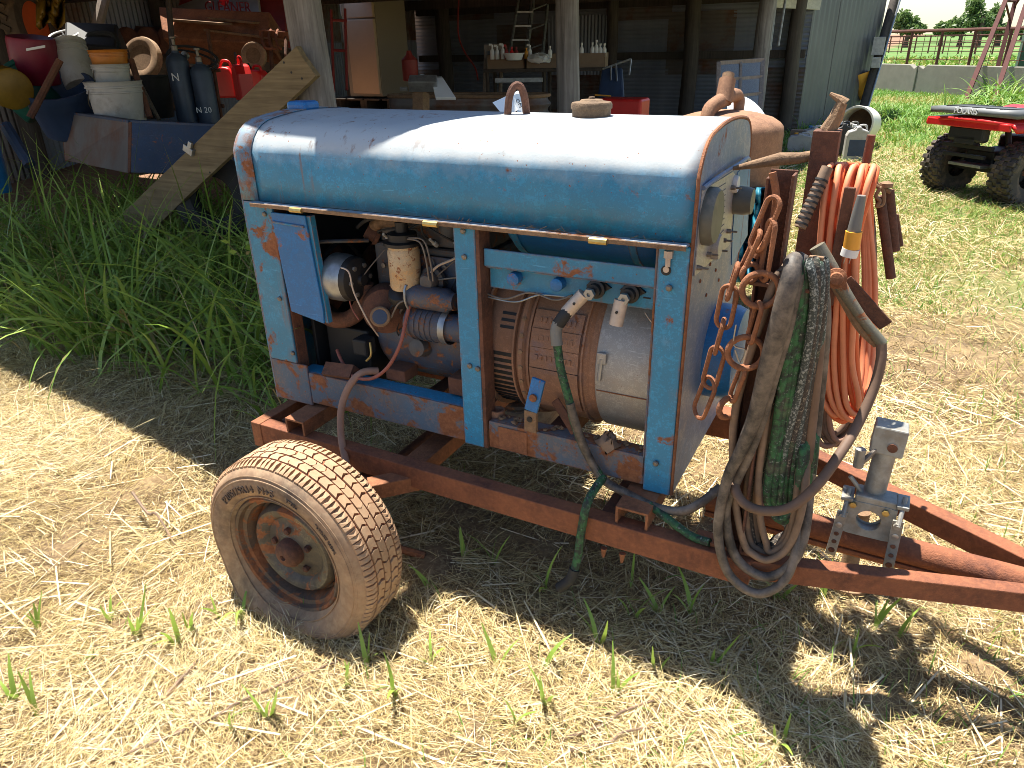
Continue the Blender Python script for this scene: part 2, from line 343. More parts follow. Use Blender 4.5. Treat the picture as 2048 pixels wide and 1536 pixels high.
def sheet(name, col, rust, dark=1.0, horizontal=False):
    s = NT(name); c = np.array(col)*dark; n = s.noise(1.1, 6, .6); st = s.noise(5, 5, .6, stretch=(1,1,.05) if not horizontal else (.1,.1,2))
    b = s.mix(s.ramp(n, .3, .7), tuple(c*.78), tuple(np.clip(c*1.15,0,1))); b = s.mix(s.math('MULTIPLY', s.ramp(st, .42, .7), .4), b, tuple(np.clip(c*1.35,0,1)))
    rn = s.noise(1.6, 8, .7); b = s.mix(s.ramp(rn, .78-.4*rust, .95-.4*rust), b, (.15,.065,.035)); return s.set(b, .5, .3)
M['tin'] = sheet('galvanised_sheet', (.115,.115,.13), .12); M['tin_dark'] = sheet('dull_inner_sheet', (.22,.24,.28), .3); M['tin_rust'] = sheet('rusty_inner_sheet', (.16,.14,.13), .75)
M['concrete'] = plain('weathered_concrete', (.24,.225,.19), .9, 0, .15, 3, .3, dust=.3, dustcol=(.25,.22,.16)); M['pipe_rust'] = rusty('pipe_fence_rust', (.07,.025,.02), (.13,.05,.035), dust=.0); M['tower'] = rusty('red_tower_paint', (.055,.013,.012), (.10,.026,.02), dust=.0)
M['atv_grey'] = plain('grey_rack_plastic', (.13,.14,.145), .5, 0, .1, 8); M['knob'] = plain('dusty_knobby_rubber', (.05,.042,.036), .8, 0, .35, 10, .3, dust=.55, dustcol=(.22,.15,.1))
M['teal'] = plain('teal_tarp', (.02,.17,.24), .5, 0, .3, 9, .3); M['white_paint'] = plain('white_enamel', (.7,.72,.74), .4, 0, .06, 5)
M['hub_steel'] = worn('rusted_wheel_steel', (.16,.095,.06), rust=.62, rscale=9, rough=.6, var=.5, dust=.6, dustcol=(.022,.018,.018), speck=.5, streak=.05); M['hub_cream'] = worn('peeling_cream_wheel', (.065,.052,.05), rust=.62, rscale=12, rough=.5, var=.5, dust=.42, dustcol=(.42,.33,.17), speck=.4, streak=0)
def tyre(name, dusty):
    s = NT(name); n = s.noise(4.5, 6, .65); n2 = s.noise(40, 5, .7)
    c = s.mix(s.ramp(n, .40-.3*dusty, .72-.25*dusty), (.07,.052,.042), (.42,.255,.145)); c = s.mix(s.math('MULTIPLY', s.ramp(n2, .45, .7), .45), c, (.50,.36,.22))
    s.bump(n2, .4, .002); return s.set(c, .85)
M['tyre_side'] = tyre('dusty_sidewall', .42); M['tyre_tread'] = tyre('dusty_tread', .85); M['tyre_groove'] = plain('clay_filled_groove', (.22,.085,.04), .9, 0, .3, 20, .3)
M['old_tyre'] = plain('old_tyre_rubber', (.10,.075,.055), .8, 0, .3, 7, .2, dust=.5, dustcol=(.3,.2,.11)); M['orange_rim'] = plain('orange_tractor_rim', (.75,.12,.02), .5, 0, .15, 5)
def tinted(name, lo, hi, rough=.7, trans=0.0, extra=None):
    """strands: colour picked per strand from the mesh attribute tint"""
    s = NT(name); a = s.n('ShaderNodeAttribute'); a.attribute_name = 'tint'
    r = s.n('ShaderNodeValToRGB'); e = r.color_ramp.elements; e[0].color = (*lo,1); e[1].color = (*hi,1)
    for p, c in (extra or []): q = e.new(p); q.color = (*c,1)
    s.l(a.outputs['Fac'], r.inputs[0]); s.set(r.outputs[0], rough)
    if trans:
        tr = s.n('ShaderNodeBsdfTranslucent'); s.l(r.outputs[0], tr.inputs[0]); mx = s.n('ShaderNodeMixShader'); mx.inputs[0].default_value = trans
        s.l(s.b.outputs[0], mx.inputs[1]); s.l(tr.outputs[0], mx.inputs[2]); s.l(mx.outputs[0], s.out.inputs[0])
    return s.m
M['straw'] = tinted('dry_straw', (.12,.07,.03), (.80,.71,.50), .6, .08, [(.22,(.29,.19,.07)),(.5,(.52,.395,.165)),(.75,(.66,.54,.285))])
M['lawn'] = tinted('mown_grass', (.44,.33,.13), (.10,.25,.025), .6, .25, [(.42,(.37,.32,.09)),(.62,(.20,.30,.045))])
M['blade'] = tinted('tall_green_grass', (.30,.24,.09), (.30,.46,.10), .36, .38, [(.10,(.14,.23,.035)),(.5,(.24,.38,.06)),(.85,(.38,.52,.12))])
M['drygrass'] = tinted('dry_stalks', (.26,.2,.09), (.5,.42,.22), .6, .1)
M['leaf'] = tinted('tree_leaves', (.05,.10,.035), (.20,.30,.09), .5, .4); M['bark'] = plain('bark', (.09,.065,.05), .9, 0, .3, 8, .4)
def ground_mat():
    s = NT('dry_ground'); g = s.n('ShaderNodeNewGeometry').outputs['Position']
    sp = s.n('ShaderNodeSeparateXYZ'); s.l(g, sp.inputs[0])
    n = s.noise(6, 8, .7, vec=g); n2 = s.noise(1.1, 5, .6, vec=g); n3 = s.noise(60, 5, .7, vec=g)
    near = s.mix(s.ramp(n, .35, .7), (.10,.058,.032), (.25,.165,.08)); near = s.mix(s.ramp(n3, .45, .75), near, (.38,.28,.14))
    far = s.mix(s.ramp(n2, .42, .62), (.22,.18,.07), (.10,.17,.03))
    c = s.mix(s.ramp(s.math('MULTIPLY', sp.outputs[1], .1), .25, .6), near, far)
    crop = s.mix(s.ramp(s.noise(.5, 6, .7, vec=g), .35, .65), (.05,.13,.02), (.13,.22,.045))
    red = s.mix(s.ramp(s.noise(.08, 4, .6, vec=g, stretch=(.3,1,1)), .58, .66), crop, (.27,.14,.08))
    c = s.mix(s.ramp(s.math('MULTIPLY', sp.outputs[1], .01), .26, .29), c, red)
    shed = s.math('MULTIPLY', s.ramp(s.math('MULTIPLY', sp.outputs[0], -.1), .14, .3), s.ramp(s.math('MULTIPLY', sp.outputs[1], .1), .2, .35))
    c = s.mix(shed, c, (.24,.13,.075)); s.bump(n3, .6, .01); return s.set(c, .95)
M['ground'] = ground_mat()
# ------------------------------------------------------------------ ground
def axis_pts(lo, hi, step, far, g=1.25):
    a = list(np.arange(lo, hi+1e-6, step)); s = step
    while a[-1] < far: s *= g; a.append(a[-1]+s)
    s = step; b = []; x = lo
    while x > -far: s *= g; x -= s; b.append(x)
    return np.array(b[::-1]+a)
def make_ground():
    xs = axis_pts(-3.2, 3.6, .05, 2500); ys = axis_pts(-1.6, 3.0, .05, 2500)
    X, Y = np.meshgrid(xs, ys); r2 = np.random.default_rng(3)
    Z = H(X, Y); near = np.exp(-((X-.6)/4)**2-((Y-.5)/3)**2)
    for k in range(26):
        a, b, ph = r2.normal(0, 5+k*.9), r2.normal(0, 5+k*.9), r2.uniform(0, 6.28)
        Z = Z + near*.0045*np.sin(a*X+b*Y+ph)/(1+k*.03)
    n, m_ = X.shape; V = np.stack([X, Y, Z], -1).reshape(-1, 3)
    i = np.arange(n-1)[:,None]*m_+np.arange(m_-1)[None]; F_ = np.stack([i, i+1, i+m_+1, i+m_], -1).reshape(-1, 4)
    me = bpy.data.meshes.new('ground'); me.vertices.add(len(V)); me.vertices.foreach_set('co', V.ravel())
    me.loops.add(F_.size); me.loops.foreach_set('vertex_index', F_.ravel()); me.polygons.add(len(F_)); me.polygons.foreach_set('loop_start', np.arange(len(F_))*4)
    me.update(calc_edges=True); me.polygons.foreach_set('use_smooth', [True]*len(F_)); me.materials.append(M['ground'])
    o = bpy.data.objects.new('ground', me); COL.objects.link(o); tag(o, 'dry red-tan farmyard ground running out to green fields', kind='structure'); return o
make_ground()

# ------------------------------------------------------------------ pole shed
SHED = thing('pole_shed', (-4.5, 8, 0), 'open farm shed of weathered posts and corrugated tin behind the welder', 'shed')
def corrugated(name, a, b, z0, z1, mat, pitch=.076, amp=.011, horiz=False, parent=None, zt=None):
    """one sheet of tin standing on the line a-b; ribs run up, or along the sheet when horiz"""
    a = np.array(a, float); b = np.array(b, float); L = np.linalg.norm(b-a); d = (b-a)/L; nrm = np.array((d[1], -d[0])); v = []; f = []
    if not horiz:
        n = max(6, int(L/pitch*4)); k = 2
        for i in range(n+1):
            t = i/n*L; off = amp*math.sin(2*math.pi*t/pitch); p = a+d*t+nrm*off; zz = z1 if zt is None else z1+(zt-z1)*i/n
            v += [(p[0], p[1], z0), (p[0], p[1], zz)]
    else:
        n = max(6, int((z1-z0)/pitch*4))
        for i in range(n+1):
            t = z0+(z1-z0)*i/n; off = amp*math.sin(2*math.pi*t/pitch)
            v += [(*(a+nrm*off), t), (*(b+nrm*off), t)]
    f = [(2*i, 2*i+1, 2*i+3, 2*i+2) for i in range(n)]
    return obj(name, v, f, mat, parent, smooth=True)
PX, PY = -1.52, 2.12                 # near corner post
ENDY = 13.7
# far end wall: three stacked courses of sheets, ribs lying flat
xs = [0.0, -1.35, -2.6, -3.9, -5.2, -6.5, -7.8, -8.6]
for i in range(len(xs)-1):
    for j, (z0, z1) in enumerate(((-.05, 1.02), (1.0, 2.02), (2.0, 2.31))):
        flat = not (i == 3 and j == 1)
        corrugated('wall_sheet', (xs[i]+.03, ENDY+.02*((i+j) % 2)), (xs[i+1]-.03, ENDY+.02*((i+j) % 2)), z0+.30*(i > 3)*(j == 0), z1+.1, M['tin_dark'] if (i+2*j) % 3 else M['tin_rust'], horiz=flat, parent=SHED, amp=.009)
# back wall, rusty upright sheets
ys = np.linspace(1.6, 13.6, 10)
for i in range(9):
    for z0, z1 in ((-.1, 1.75), (1.72, 2.41)):
        corrugated('wall_sheet', (-8.55-.02*(i % 2), ys[i]-.02), (-8.55-.02*(i % 2), ys[i+1]+.02), z0, z1, M['tin_rust'] if (i+int(z0*3)) % 2 else M['tin_dark'], parent=SHED)
# front wing wall of bare galvanised tin
for k in range(3):
    a = np.array((0.02, 13.7)); b = np.array((1.02, 16.8)); p, q = a+(b-a)*k/3, a+(b-a)*(k+1)/3
    corrugated('wall_sheet', p+.015*(k % 2), q+(b-a)*.03+.015*(k % 2), -.05, 2.9, M['tin'], parent=SHED, pitch=.2, amp=.012)
def post(name, x, y, r, z1, mat, lean=(0,0), z0=-.1, n=14):
    z = np.linspace(z0, z1, 9); pts = [(x+lean[0]*t+.012*math.sin(3*t+x), y+lean[1]*t+.01*math.sin(2*t), t) for t in z]
    return tube(name, pts, [r*1.06, r, r*.98, r*.97], mat, SHED, n=n)
post('corner_post', PX, PY, .118, 2.40, M['post']); 
p2 = on(1136, 100, 'y', 5.2); post('front_post', p2[0], 5.2, .112, 2.40, M['post'])
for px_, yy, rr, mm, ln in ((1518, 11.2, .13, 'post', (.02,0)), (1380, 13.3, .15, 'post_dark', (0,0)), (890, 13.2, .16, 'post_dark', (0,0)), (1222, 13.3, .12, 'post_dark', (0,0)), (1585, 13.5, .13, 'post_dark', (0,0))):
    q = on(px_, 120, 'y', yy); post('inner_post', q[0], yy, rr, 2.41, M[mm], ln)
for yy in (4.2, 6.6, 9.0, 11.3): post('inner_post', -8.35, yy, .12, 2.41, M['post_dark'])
q0 = at(1535, 4, 12.6); q1 = at(1640, 10, 12.9); d_ = q1-q0
beam('header_board', q0+(0,0,.03), q1+(0,0,.03), .05, .22, M['header'], SHED)
for a_, b_ in (((1552, 0), (1540, 100)), ((1572, 0), (1556, 92))): tube('hanging_conduit', [at(*a_, 12.0)+(0,0,.3), at(*b_, 12.0)], .022, M['galv'], SHED)
# girts along the far wall
for z in (1.35, 2.3): beam('girt', (0, 13.62, z), (-8.5, 13.62, z), .05, .14, M['post_dark'], SHED)
# leaning yard pole at the wing wall with a meter box
tube('corner_pole', [at(1722, 236, 15.0), at(1800, -40, 15.0)], [.10, .085], M['post_dark'], SHED, n=10)
tube('service_conduit', [at(1733, 225, 14.9), at(1812, -40, 14.9)], .02, M['alu'], SHED)
c = at(1757, 92, 14.8); box('meter_box', (c[0]-.11, c[0]+.11, c[1]-.06, c[1]+.06, c[2]-.17, c[2]+.17), M['alu'], SHED)
c = at(1752, 125, 14.8); box('meter_box', (c[0]-.08, c[0]+.08, c[1]-.06, c[1]+.06, c[2]-.1, c[2]+.1), M['alu'], SHED)
# roof: tin decking on rafters; its near edge and eave throw the shade over the weeds and half the hood
def roof():
    zr = 2.42
    poly = [(-10.6, .1), (-3.9, .4), (-3.3, .66), (-3.13, .64), (-1.99, .503), (-1.086, .358), (-.174, .206), (.036, .200), (.04, .07), (.160, .06), (.165, .178), (.208, .182), (.279, .197), (.335, .215), (.38, .239), (.446, .328), (.504, .405), (.551, .446), (.545, .54), (.34, .92), (.20, 1.4), (.10, 3.2), (-10.6, 3.2)]  # outline drawn from its shade; unseen left end brought forward to darken the junk
    v = [(x, y, zr) for x, y in poly]; n = len(v); v += [(x, y, z+.03) for x, y, z in v]
    f = [tuple(range(n))[::-1], tuple(range(n, 2*n))] + [(i, (i+1) % n, n+(i+1) % n, n+i) for i in range(n)]
    obj('roof_sheet', v, f, M['tin_rust'], SHED)
    # unseen gaps added in the decking further in, to let sun onto the stored machinery
    rows = [(3.2,3.35,[]), (3.35,3.6,[(-6.3,-5.8)]), (3.6,4.2,[]), (4.2,4.6,[(-6.5,-5.95)]), (4.6,4.95,[]), (4.95,5.35,[(-7.6,-7.1),(-5.85,-5.15)]), (5.35,6.0,[]), (6.0,6.1,[(-8.1,-5.5)]), (6.1,6.85,[]), (6.85,7.0,[(-7.8,-5.8)]), (7.0,8.6,[]), (8.6,9.7,[(-8.0,-6.75)]), (9.7,13.95,[])]
    for y0, y1, gaps in rows:
        x = -10.6
        for g0, g1 in gaps+[(.10, None)]:
            box('roof_sheet', (x, g0, y0+.0005, y1-.0005, zr+.002, zr+.028), M['tin_rust'], SHED, bevel=0); x = g1
roof()
for y in (2.12, 5.2, 8.3, 11.3): beam('rafter', (-8.9, y, 2.33), (.05, y, 2.33), .06, .16, M['post_dark'], SHED)
# ------------------------------------------------------------------ engine-driven welder
W = thing('engine_welder', (.75, .305, .46), 'old faded-blue engine-driven welding machine with rounded hood and open side', 'welder')
ZB, ZR, LN, WD = .46, 1.19, 1.5, .61
def hoodprof(e=0.0, low=ZR, seg=9):
    """hood section: upright sides, a crease, rolled shoulders and a slightly crowned top"""
    near = [(0, 1.27), (0, 1.343), (.009, 1.363), (.022, 1.383), (.04, 1.402), (.062, 1.417), (.088, 1.427), (.115, 1.432)]
    pts = [(-e, low)] + [(y-e*(1-y/.115), z+e*max(0, (z-1.343)/.09)) for y, z in near]
    for y in np.linspace(.115, .495, 9)[1:-1]: pts.append((y, 1.432+e+.014*(1-((y-.305)/.19)**2)))
    pts += [(WD-y+e*(1-y/.115), z+e*max(0, (z-1.343)/.09)) for y, z in near[::-1]] + [(WD+e, low)]
    return pts
def sweepx(pr, xs): 
    v = [(x, y, z) for x in xs for y, z in pr]; n = len(pr)
    return v, [(i*n+k, i*n+k+1, (i+1)*n+k+1, (i+1)*n+k) for i in range(len(xs)-1) for k in range(n-1)]
obj('hood', *sweepx(hoodprof(), np.linspace(.07, 1.498, 40)), M['hood'], W, smooth=True, solid=.003)
sh = obj('radiator_shell', *sweepx(hoodprof(.004), (0.0, .012, .075)), M['shell'], W, smooth=True, solid=.003)
pr = hoodprof(.004, ZB); obj('radiator_front', [(-.003, y, z) for y, z in pr]+[(.004, y, z) for y, z in pr], [tuple(range(len(pr))), tuple(range(len(pr), 2*len(pr)))[::-1]]+[(k, k+1, len(pr)+k+1, len(pr)+k) for k in range(len(pr)-1)], M['shell'], W)
for k in range(14): box('grille_slat', (-.022, -.004, .08, .53, .58+k*.048, .60+k*.048), M['blue'], W)
for side, yy in ((-1, 0.0), (1, WD)):                    # near and far side framing
    s = side
    def slab(name, x0, x1, d0, d1, z0, z1, mat, **k):     # d measured outward from the side
        return box(name, (x0, x1, min(yy+s*d0, yy+s*d1), max(yy+s*d0, yy+s*d1), z0, z1), mat, W, **k)
    slab('corner_strip', .004, .128, -.004, .006, .62, 1.186, M['shell'])
    slab('corner_foot', .004, .172, -.004, .005, ZB, .618, M['blue_rusty'])
    slab('corner_return', .122, .130, -.055, -.005, ZB, 1.18, M['rust_dark'])
    slab('drip_rail', .058, 1.496, .004, .029, 1.183, 1.190, M['shell'])
    slab('rail_edge', .06, 1.494, .0295, .033, 1.176, 1.1885, M['rust_tan'])
    slab('middle_post', .822, .893, 0.0, .012, .468, 1.181, M['blue'])
    slab('post_flange', .894, .906, -.05, .011, .468, 1.181, M['rust_dark'], bevel=.001)
    slab('rear_post', 1.42, 1.4985, 0.0, .010, ZB, 1.181, M['blue'])
    slab('post_flange', 1.412, 1.419, -.04, .004, .50, 1.181, M['blue_rusty'])
    slab('lower_rail', .174, .820, -.004, .004, .472, .592, M['blue_rusty'])
    slab('rail_lip', .132, .820, -.07, -.005, .586, .592, M['blue'])
    slab('lower_rail', .909, 1.419, -.004, .004, .472, .566, M['blue_rusty'])
    slab('rail_lip', .909, 1.411, -.06, -.005, .560, .566, M['blue_rusty'])
    slab('weld_patch', .945, 1.045, .0042, .008, .476, .556, M['rust'])
    for x, z in ((.857, 1.09), (.857, .75), (.885, .745), (1.455, 1.075), (.095, 1.15), (.10, .86), (.12, .66), (1.455, .56), (.857, 1.165)):
        lathe('bolt', [(.0085, 0), (.0085, .006), (.005, .009), (0, .009)], (x, yy+s*.012 if x > .3 else yy+s*.006, z), M['bolt'], W, R=frame_of((0, s, 0)), n=8)
for x in (.261, .763, 1.269): tube('hinge_clip', [(x-.024, -.034, 1.180), (x+.024, -.034, 1.180)], .0085, M['zinc_gold'], W)
# side door left of the opening
prism('side_door', [(.130, 1.160), (.275, 1.160), (.296, .845), (.292, .800), (.152, .824)], (0, -.016, 0), (1,0,0), (0,0,1), (0,1,0), .008, M['blue_deep'], W, bevel=.002)
prism('door_edge', [(.272, 1.158), (.293, .80), (.305, .80), (.289, 1.158)], (0, -.007, 0), (1,0,0), (0,0,1), (0,1,0), .022, M['blue'], W)
tube('door_crease', [(.135, -.018, 1.13), (.268, -.018, 1.125)], .004, M['blue'], W)
# terminal bars
box('terminal_bar', (.910, 1.417, .004, .012, 1.064, 1.116), M['blue'], W)
box('terminal_shelf', (.910, 1.411, .0125, .034, 1.058, 1.063), M['blue'], W)
box('terminal_board', (.910, 1.411, .035, .043, .992, 1.056), M['blue'], W)
for x in (1.0, 1.135): lathe('rubber_bush', [(.019, 0), (.019, .03), (.012, .034)], (x, .036, 1.035), M['blue_deep'], W, R=frame_of((0,-1,0)), n=12)
for x, lug0, lug1 in ((1.247, (1168,588), (1140,618)), (1.343, (1243,600), (1234,640))):
    prism('stud_plate', [(-.036,0),(0,.024),(.036,0),(0,-.024)], (x+.004, .0345, 1.04), (1,0,0), (0,0,1), (0,-1,0), .008, M['black'], W)
    lathe('terminal_stud', [(.026,0),(.026,.012),(.019,.014),(.019,.03),(.010,.031),(.010,.052)], (x, .026, 1.035), M['black'], W, R=frame_of((0,-1,0)), n=16)
    lathe('stud_nut', [(.0155,0),(.0155,.012),(.006,.0125),(.006,.006)], (x, -.022, 1.035), M['alu'], W, R=frame_of((0,-1,0)), n=6)
    a, b = on(*lug0, 'y', -.02), on(*lug1, 'y', -.03)
    beam('lug_tongue', (x, -.016, 1.03), a, .022, .005, M['blue'], W, up=(0,-1,0)); lg = tube('cable_lug', [a, b, b+(b-a)*.25], .019, M['copper'], W, n=12)
    lathe('lug_screw', [(.004,0),(.004,.003),(0,.003)], (a+b)/2+(0,-.019,0), M['ink_black'], lg, R=frame_of((0,-1,0)), n=6)
box('plus_mark', (1.182, 1.206, .0335, .0352, 1.010, 1.014), M['ink_black'], W, bevel=0); box('plus_mark', (1.192, 1.196, .0335, .0352, 1.000, 1.024), M['ink_black'], W, bevel=0)
box('minus_mark', (1.375, 1.395, .0335, .0352, 1.022, 1.026), M['ink_black'], W, bevel=0)
lathe('rail_nut', [(.012,0),(.012,.018),(.007,.02),(.007,.04)], (1.448, -.016, 1.17), M['copper'], W, R=frame_of((0,0,-1)), n=6)
lathe('post_hole', [(.013,0),(.013,.003),(0,.003)], (1.443, -.0095, 1.118), M['ink_black'], W, R=frame_of((0,-1,0)), n=14)
lathe('hole_bolt', [(.008,0),(.008,.004),(0,.004)], (1.444, -.012, 1.121), M['copper'], W, R=frame_of((0,-1,0)), n=10)
# fuel tank slung under the hood
ft = lathe('fuel_tank', [(.12,.912),(.18,.92),(.20,.945),(.20,1.37),(.18,1.395),(.12,1.402)], (0, .275, 1.243), M['blue_deep'], W, axis='x', n=40)
for x in (.955, 1.315): lathe('tank_strap', [(.2015,-.012),(.2035,-.010),(.2035,.010),(.2015,.012)], (x, .275, 1.243), M['blue'], ft, axis='x', n=40, cap=False)
# lifting eye, fuel cap, radiator cap, paper tag
tube('lifting_eye', [(.848,.285,1.43),(.852,.29,1.49),(.864,.30,1.523),(.879,.31,1.523),(.889,.32,1.49),(.893,.325,1.43)], .0115, M['rust_dark'], W, smooth=5)
M['cap'] = rusty('brown_cap', (.075,.045,.028), (.21,.135,.075), dust=.3, dustcol=(.30,.24,.12), scale=14)
cp = lathe('fuel_cap', [(.054,0),(.055,.028),(.0585,.029),(.0585,.040),(.055,.046),(.034,.049),(.030,.053),(.010,.054),(.008,.060),(0,.060)], (1.110, .30, 1.438), M['cap'], W, n=36)
box('radiator_cap', (-.012, .078, .27, .345, 1.440, 1.474), M['blue_deep'], W, bevel=.012)
tq = [at(*p, d) for p, d in (((985,205),2.62), ((1037,181),2.70), ((1050,207),2.70), ((1012,238),2.60))]
tg = obj('paper_tag', tq+[p+np.array((.001,.004,.001)) for p in tq], [(0,1,2,3),(7,6,5,4),(0,4,5,1),(1,5,6,2),(2,6,7,3),(3,7,4,0)], M['tag'], W)
tq = [at(*p, d) for p, d in (((1024,190),2.66), ((1040,186),2.64), ((1057,218),2.64), ((1036,230),2.66))]
t2 = obj('paper_tag', tq+[p+np.array((.001,.004,.001)) for p in tq], [(0,1,2,3),(7,6,5,4),(0,4,5,1),(1,5,6,2),(2,6,7,3),(3,7,4,0)], M['tag'], W)
ux = (tq[2]-tq[1]); ux /= np.linalg.norm(ux); un = np.cross(ux, tq[1]-tq[0]); un /= np.linalg.norm(un); uy = np.cross(un, ux)
if np.dot(un, CAM-tq[0]) < 0: un = -un; uy = np.cross(un, ux)
letters('tag_writing', 'NO', sum(tq)/4+un*.003, -ux, -uy, .022, M['ink'], t2, depth=.001)
tube('tag_string', [at(1040,205,2.62), at(1050,206,2.60), at(1056,222,2.6), at(1054,236,2.62)], .0016, M['white_plastic'], W, smooth=4, n=5)
# right end panel
pr = hoodprof(-.004, ZB); n = len(pr)
obj('end_panel', [(1.499, y, z) for y, z in pr]+[(1.504, y, z) for y, z in pr], [tuple(range(n))[::-1], tuple(range(n, 2*n))]+[(k, k+1, n+k+1, n+k) for k in range(n-1)]+[(n-1, 0, n, 2*n-1)], M['endpanel'], W)
pe = hoodprof(.0015, ZB); tube('panel_edge', [(1.502, y, z) for y, z in pe], .005, M['rust'], W, n=6)
XP = 1.5045
def pp(px, py, x=XP): q = on(px, py, 'x', x); return (q[1], q[2])
def face(name, pts, mat, t=.003, x=XP, parent=W, **k): return prism(name, [pp(*p, x=x) for p in pts], (x,0,0), (0,1,0), (0,0,1), (1,0,0), t, mat, parent, **k)
fp = face('face_plate', [(1404,380),(1440,358),(1464,343),(1470,352),(1457,490),(1387,552)], M['faceplate'])
face('blue_stripe', [(1474,345),(1500,322),(1494,470),(1462,530),(1464,470)], M['blue_deep'], t=.002)
tube('visor_rim', [(1.508, *pp(1404,376)), (1.516, *pp(1430,352)), (1.52, *pp(1470,325)), (1.516, *pp(1488,316)), (1.51, *pp(1494,330))], .006, M['endpanel'], W, smooth=5)
def dial(name, px, py, r, t, mat, tip=None):
    y, z = pp(px, py); return lathe(name, [(r,0),(r,t*.6),(r*.9,t),(0,t)], (XP+.003, y, z), mat, W, R=frame_of((1,0,0)), n=28)
M['dial'] = plain('olive_dial', (.13,.13,.105), .5, .1, .3, 10, .1, dust=.3)
for nm, px, py, r, t, mt in (('large_dial', 1411, 432, .072, .028, 'dial'), ('small_dial', 1424, 492, .035, .02, 'faceplate'), ('range_switch', 1468, 400, .040, .05, 'dial'), ('ammeter', 1466, 368, .024, .012, 'white_plastic')):
    dial(nm, px, py, r, t, M[mt])
for px, py in ((1412,508),(1432,500),(1452,462),(1442,480),(1392,535),(1460,375)):
    y, z = pp(px, py); lathe('toggle', [(.007,0),(.006,.012),(.003,.014),(.003,.028),(0,.03)], (XP+.003, y, z), M['bolt'], W, R=frame_of((1,0,0)), n=8)
for k in range(9):                                   # lines of small print on the plate
    f0 = k/9; y0, z0 = pp(1402-12*f0, 395+135*f0); y1, z1 = pp(1458-3*f0, 360+100*f0)
    yy, zz = y0+(y1-y0)*(.28+.05*(k % 3)), z0+(z1-z0)*(.28+.05*(k % 3)); y2, z2 = y0+(y1-y0)*.82, z0+(z1-z0)*.82
    tube('small_print', [(XP+.0035, yy, zz), (XP+.0035, y2, z2)], .0012, M['ink'], fp, n=4)
for px, py in ((1420,528),(1431,540),(1437,560),(1400,562),(1412,590)):
    y, z = pp(px, py); lathe('panel_screw', [(.006,0),(.004,.003),(0,.003)], (XP, y, z), M['rust'], W, R=frame_of((1,0,0)), n=8)
lathe('exciter_cover', [(.145,-.02),(.145,.06),(.135,.085),(.09,.10),(0,.10)], (1.503, .36, .775), M['blue_deep'], W, R=frame_of((1,0,0)), n=36)
# generator barrel
GC = (0, .305, .762); GR = .254
g = lathe('generator_body', [(.20,.835),(.225,.84),(GR-.012,.862),(GR-.012,.985),(GR+.006,.99),(GR+.008,1.005),(GR-.004,1.012),(GR-.004,1.205),(GR-.014,1.215),(GR-.014,1.245)], GC, M['gen'], W, axis='x', n=56)
lathe('cover_band', [(GR-.008,1.236),(GR-.002,1.240),(GR-.001,1.246),(GR-.001,1.41),(GR-.02,1.425),(.15,1.43)], GC, M['band'], W, axis='x', n=56)
def arcbox(x0, x1, r0, r1, a0, a1, k=5):
    v = []; 
    for x in (x0, x1):
        for r in (r0, r1):
            for a in np.linspace(a0, a1, k+1): v.append((x, GC[1]+r*math.cos(a), GC[2]+r*math.sin(a)))
    f = []; q = k+1
    for i in range(k):
        f += [(i, i+1, q+i+1, q+i)[::-1], (2*q+i, 2*q+i+1, 3*q+i+1, 3*q+i), (q+i, q+i+1, 3*q+i+1, 3*q+i), (i, i+1, 2*q+i+1, 2*q+i)[::-1]]
    f += [(0, q, 3*q, 2*q)[::-1], (k, q+k, 3*q+k, 2*q+k)]
    return v, f
for k, (a0, a1) in enumerate(((142, 154), (155, 166.5), (167.5, 181), (182, 197), (198, 216))):
    obj('case_plate', *arcbox(1.03, 1.185, GR-.006, GR+.004+.002*(k % 2), math.radians(a0), math.radians(a1)), M['gen'], W, bevel=.0015)
for a in np.arange(150, 240, 11): 
    q = np.array((1.0, GC[1]+(GR-.004)*math.cos(math.radians(a)), GC[2]+(GR-.004)*math.sin(math.radians(a)))); lathe('ring_bolt', [(.008,0),(.008,.014),(0,.015)], q, M['rust_tan'], W, R=frame_of((0, math.cos(math.radians(a)), math.sin(math.radians(a)))), n=6)
for row, a in enumerate((147, 159, 172)):            # worn raised marks cast on the plates
    for k in range(8): obj('cast_mark', *arcbox(1.048+.0155*k, 1.056+.0155*k, GR+.003, GR+.0075, math.radians(a), math.radians(a+3.2), 2), M['gen'], W)
for x in (.868, .972, 1.022, 1.196): lathe('case_rib', [(GR-.012,-.004),(GR+.004,-.003),(GR+.004,.003),(GR-.012,.004)], (x, GC[1], GC[2]), M['gen'], W, axis='x', n=56, cap=False)
for a in np.arange(176, 246, 5.2):
    obj('vent_slot', *arcbox(.875, .965, GR-.016, GR-.0105, math.radians(a), math.radians(a+2.7), 2), M['ink_black'], W)
for a in (146, 151, 156): obj('vent_slot', *arcbox(.915, .972, GR-.016, GR-.0105, math.radians(a), math.radians(a+2.2), 2), M['ink_black'], W)
obj('band_seam', *arcbox(1.244, 1.408, GR-.003, GR+.0015, math.radians(190), math.radians(190.6), 1), M['rust'], W)
q = on(1205, 735, 'y', .062); tube('band_latch', [q+(0,-.01,.03), q+(-.004,-.016,-.035)], .006, M['alu'], W); box('latch_plate', (q[0]-.014, q[0]+.014, q[1]-.014, q[1]-.006, q[2]+.015, q[2]+.05), M['band'], W)
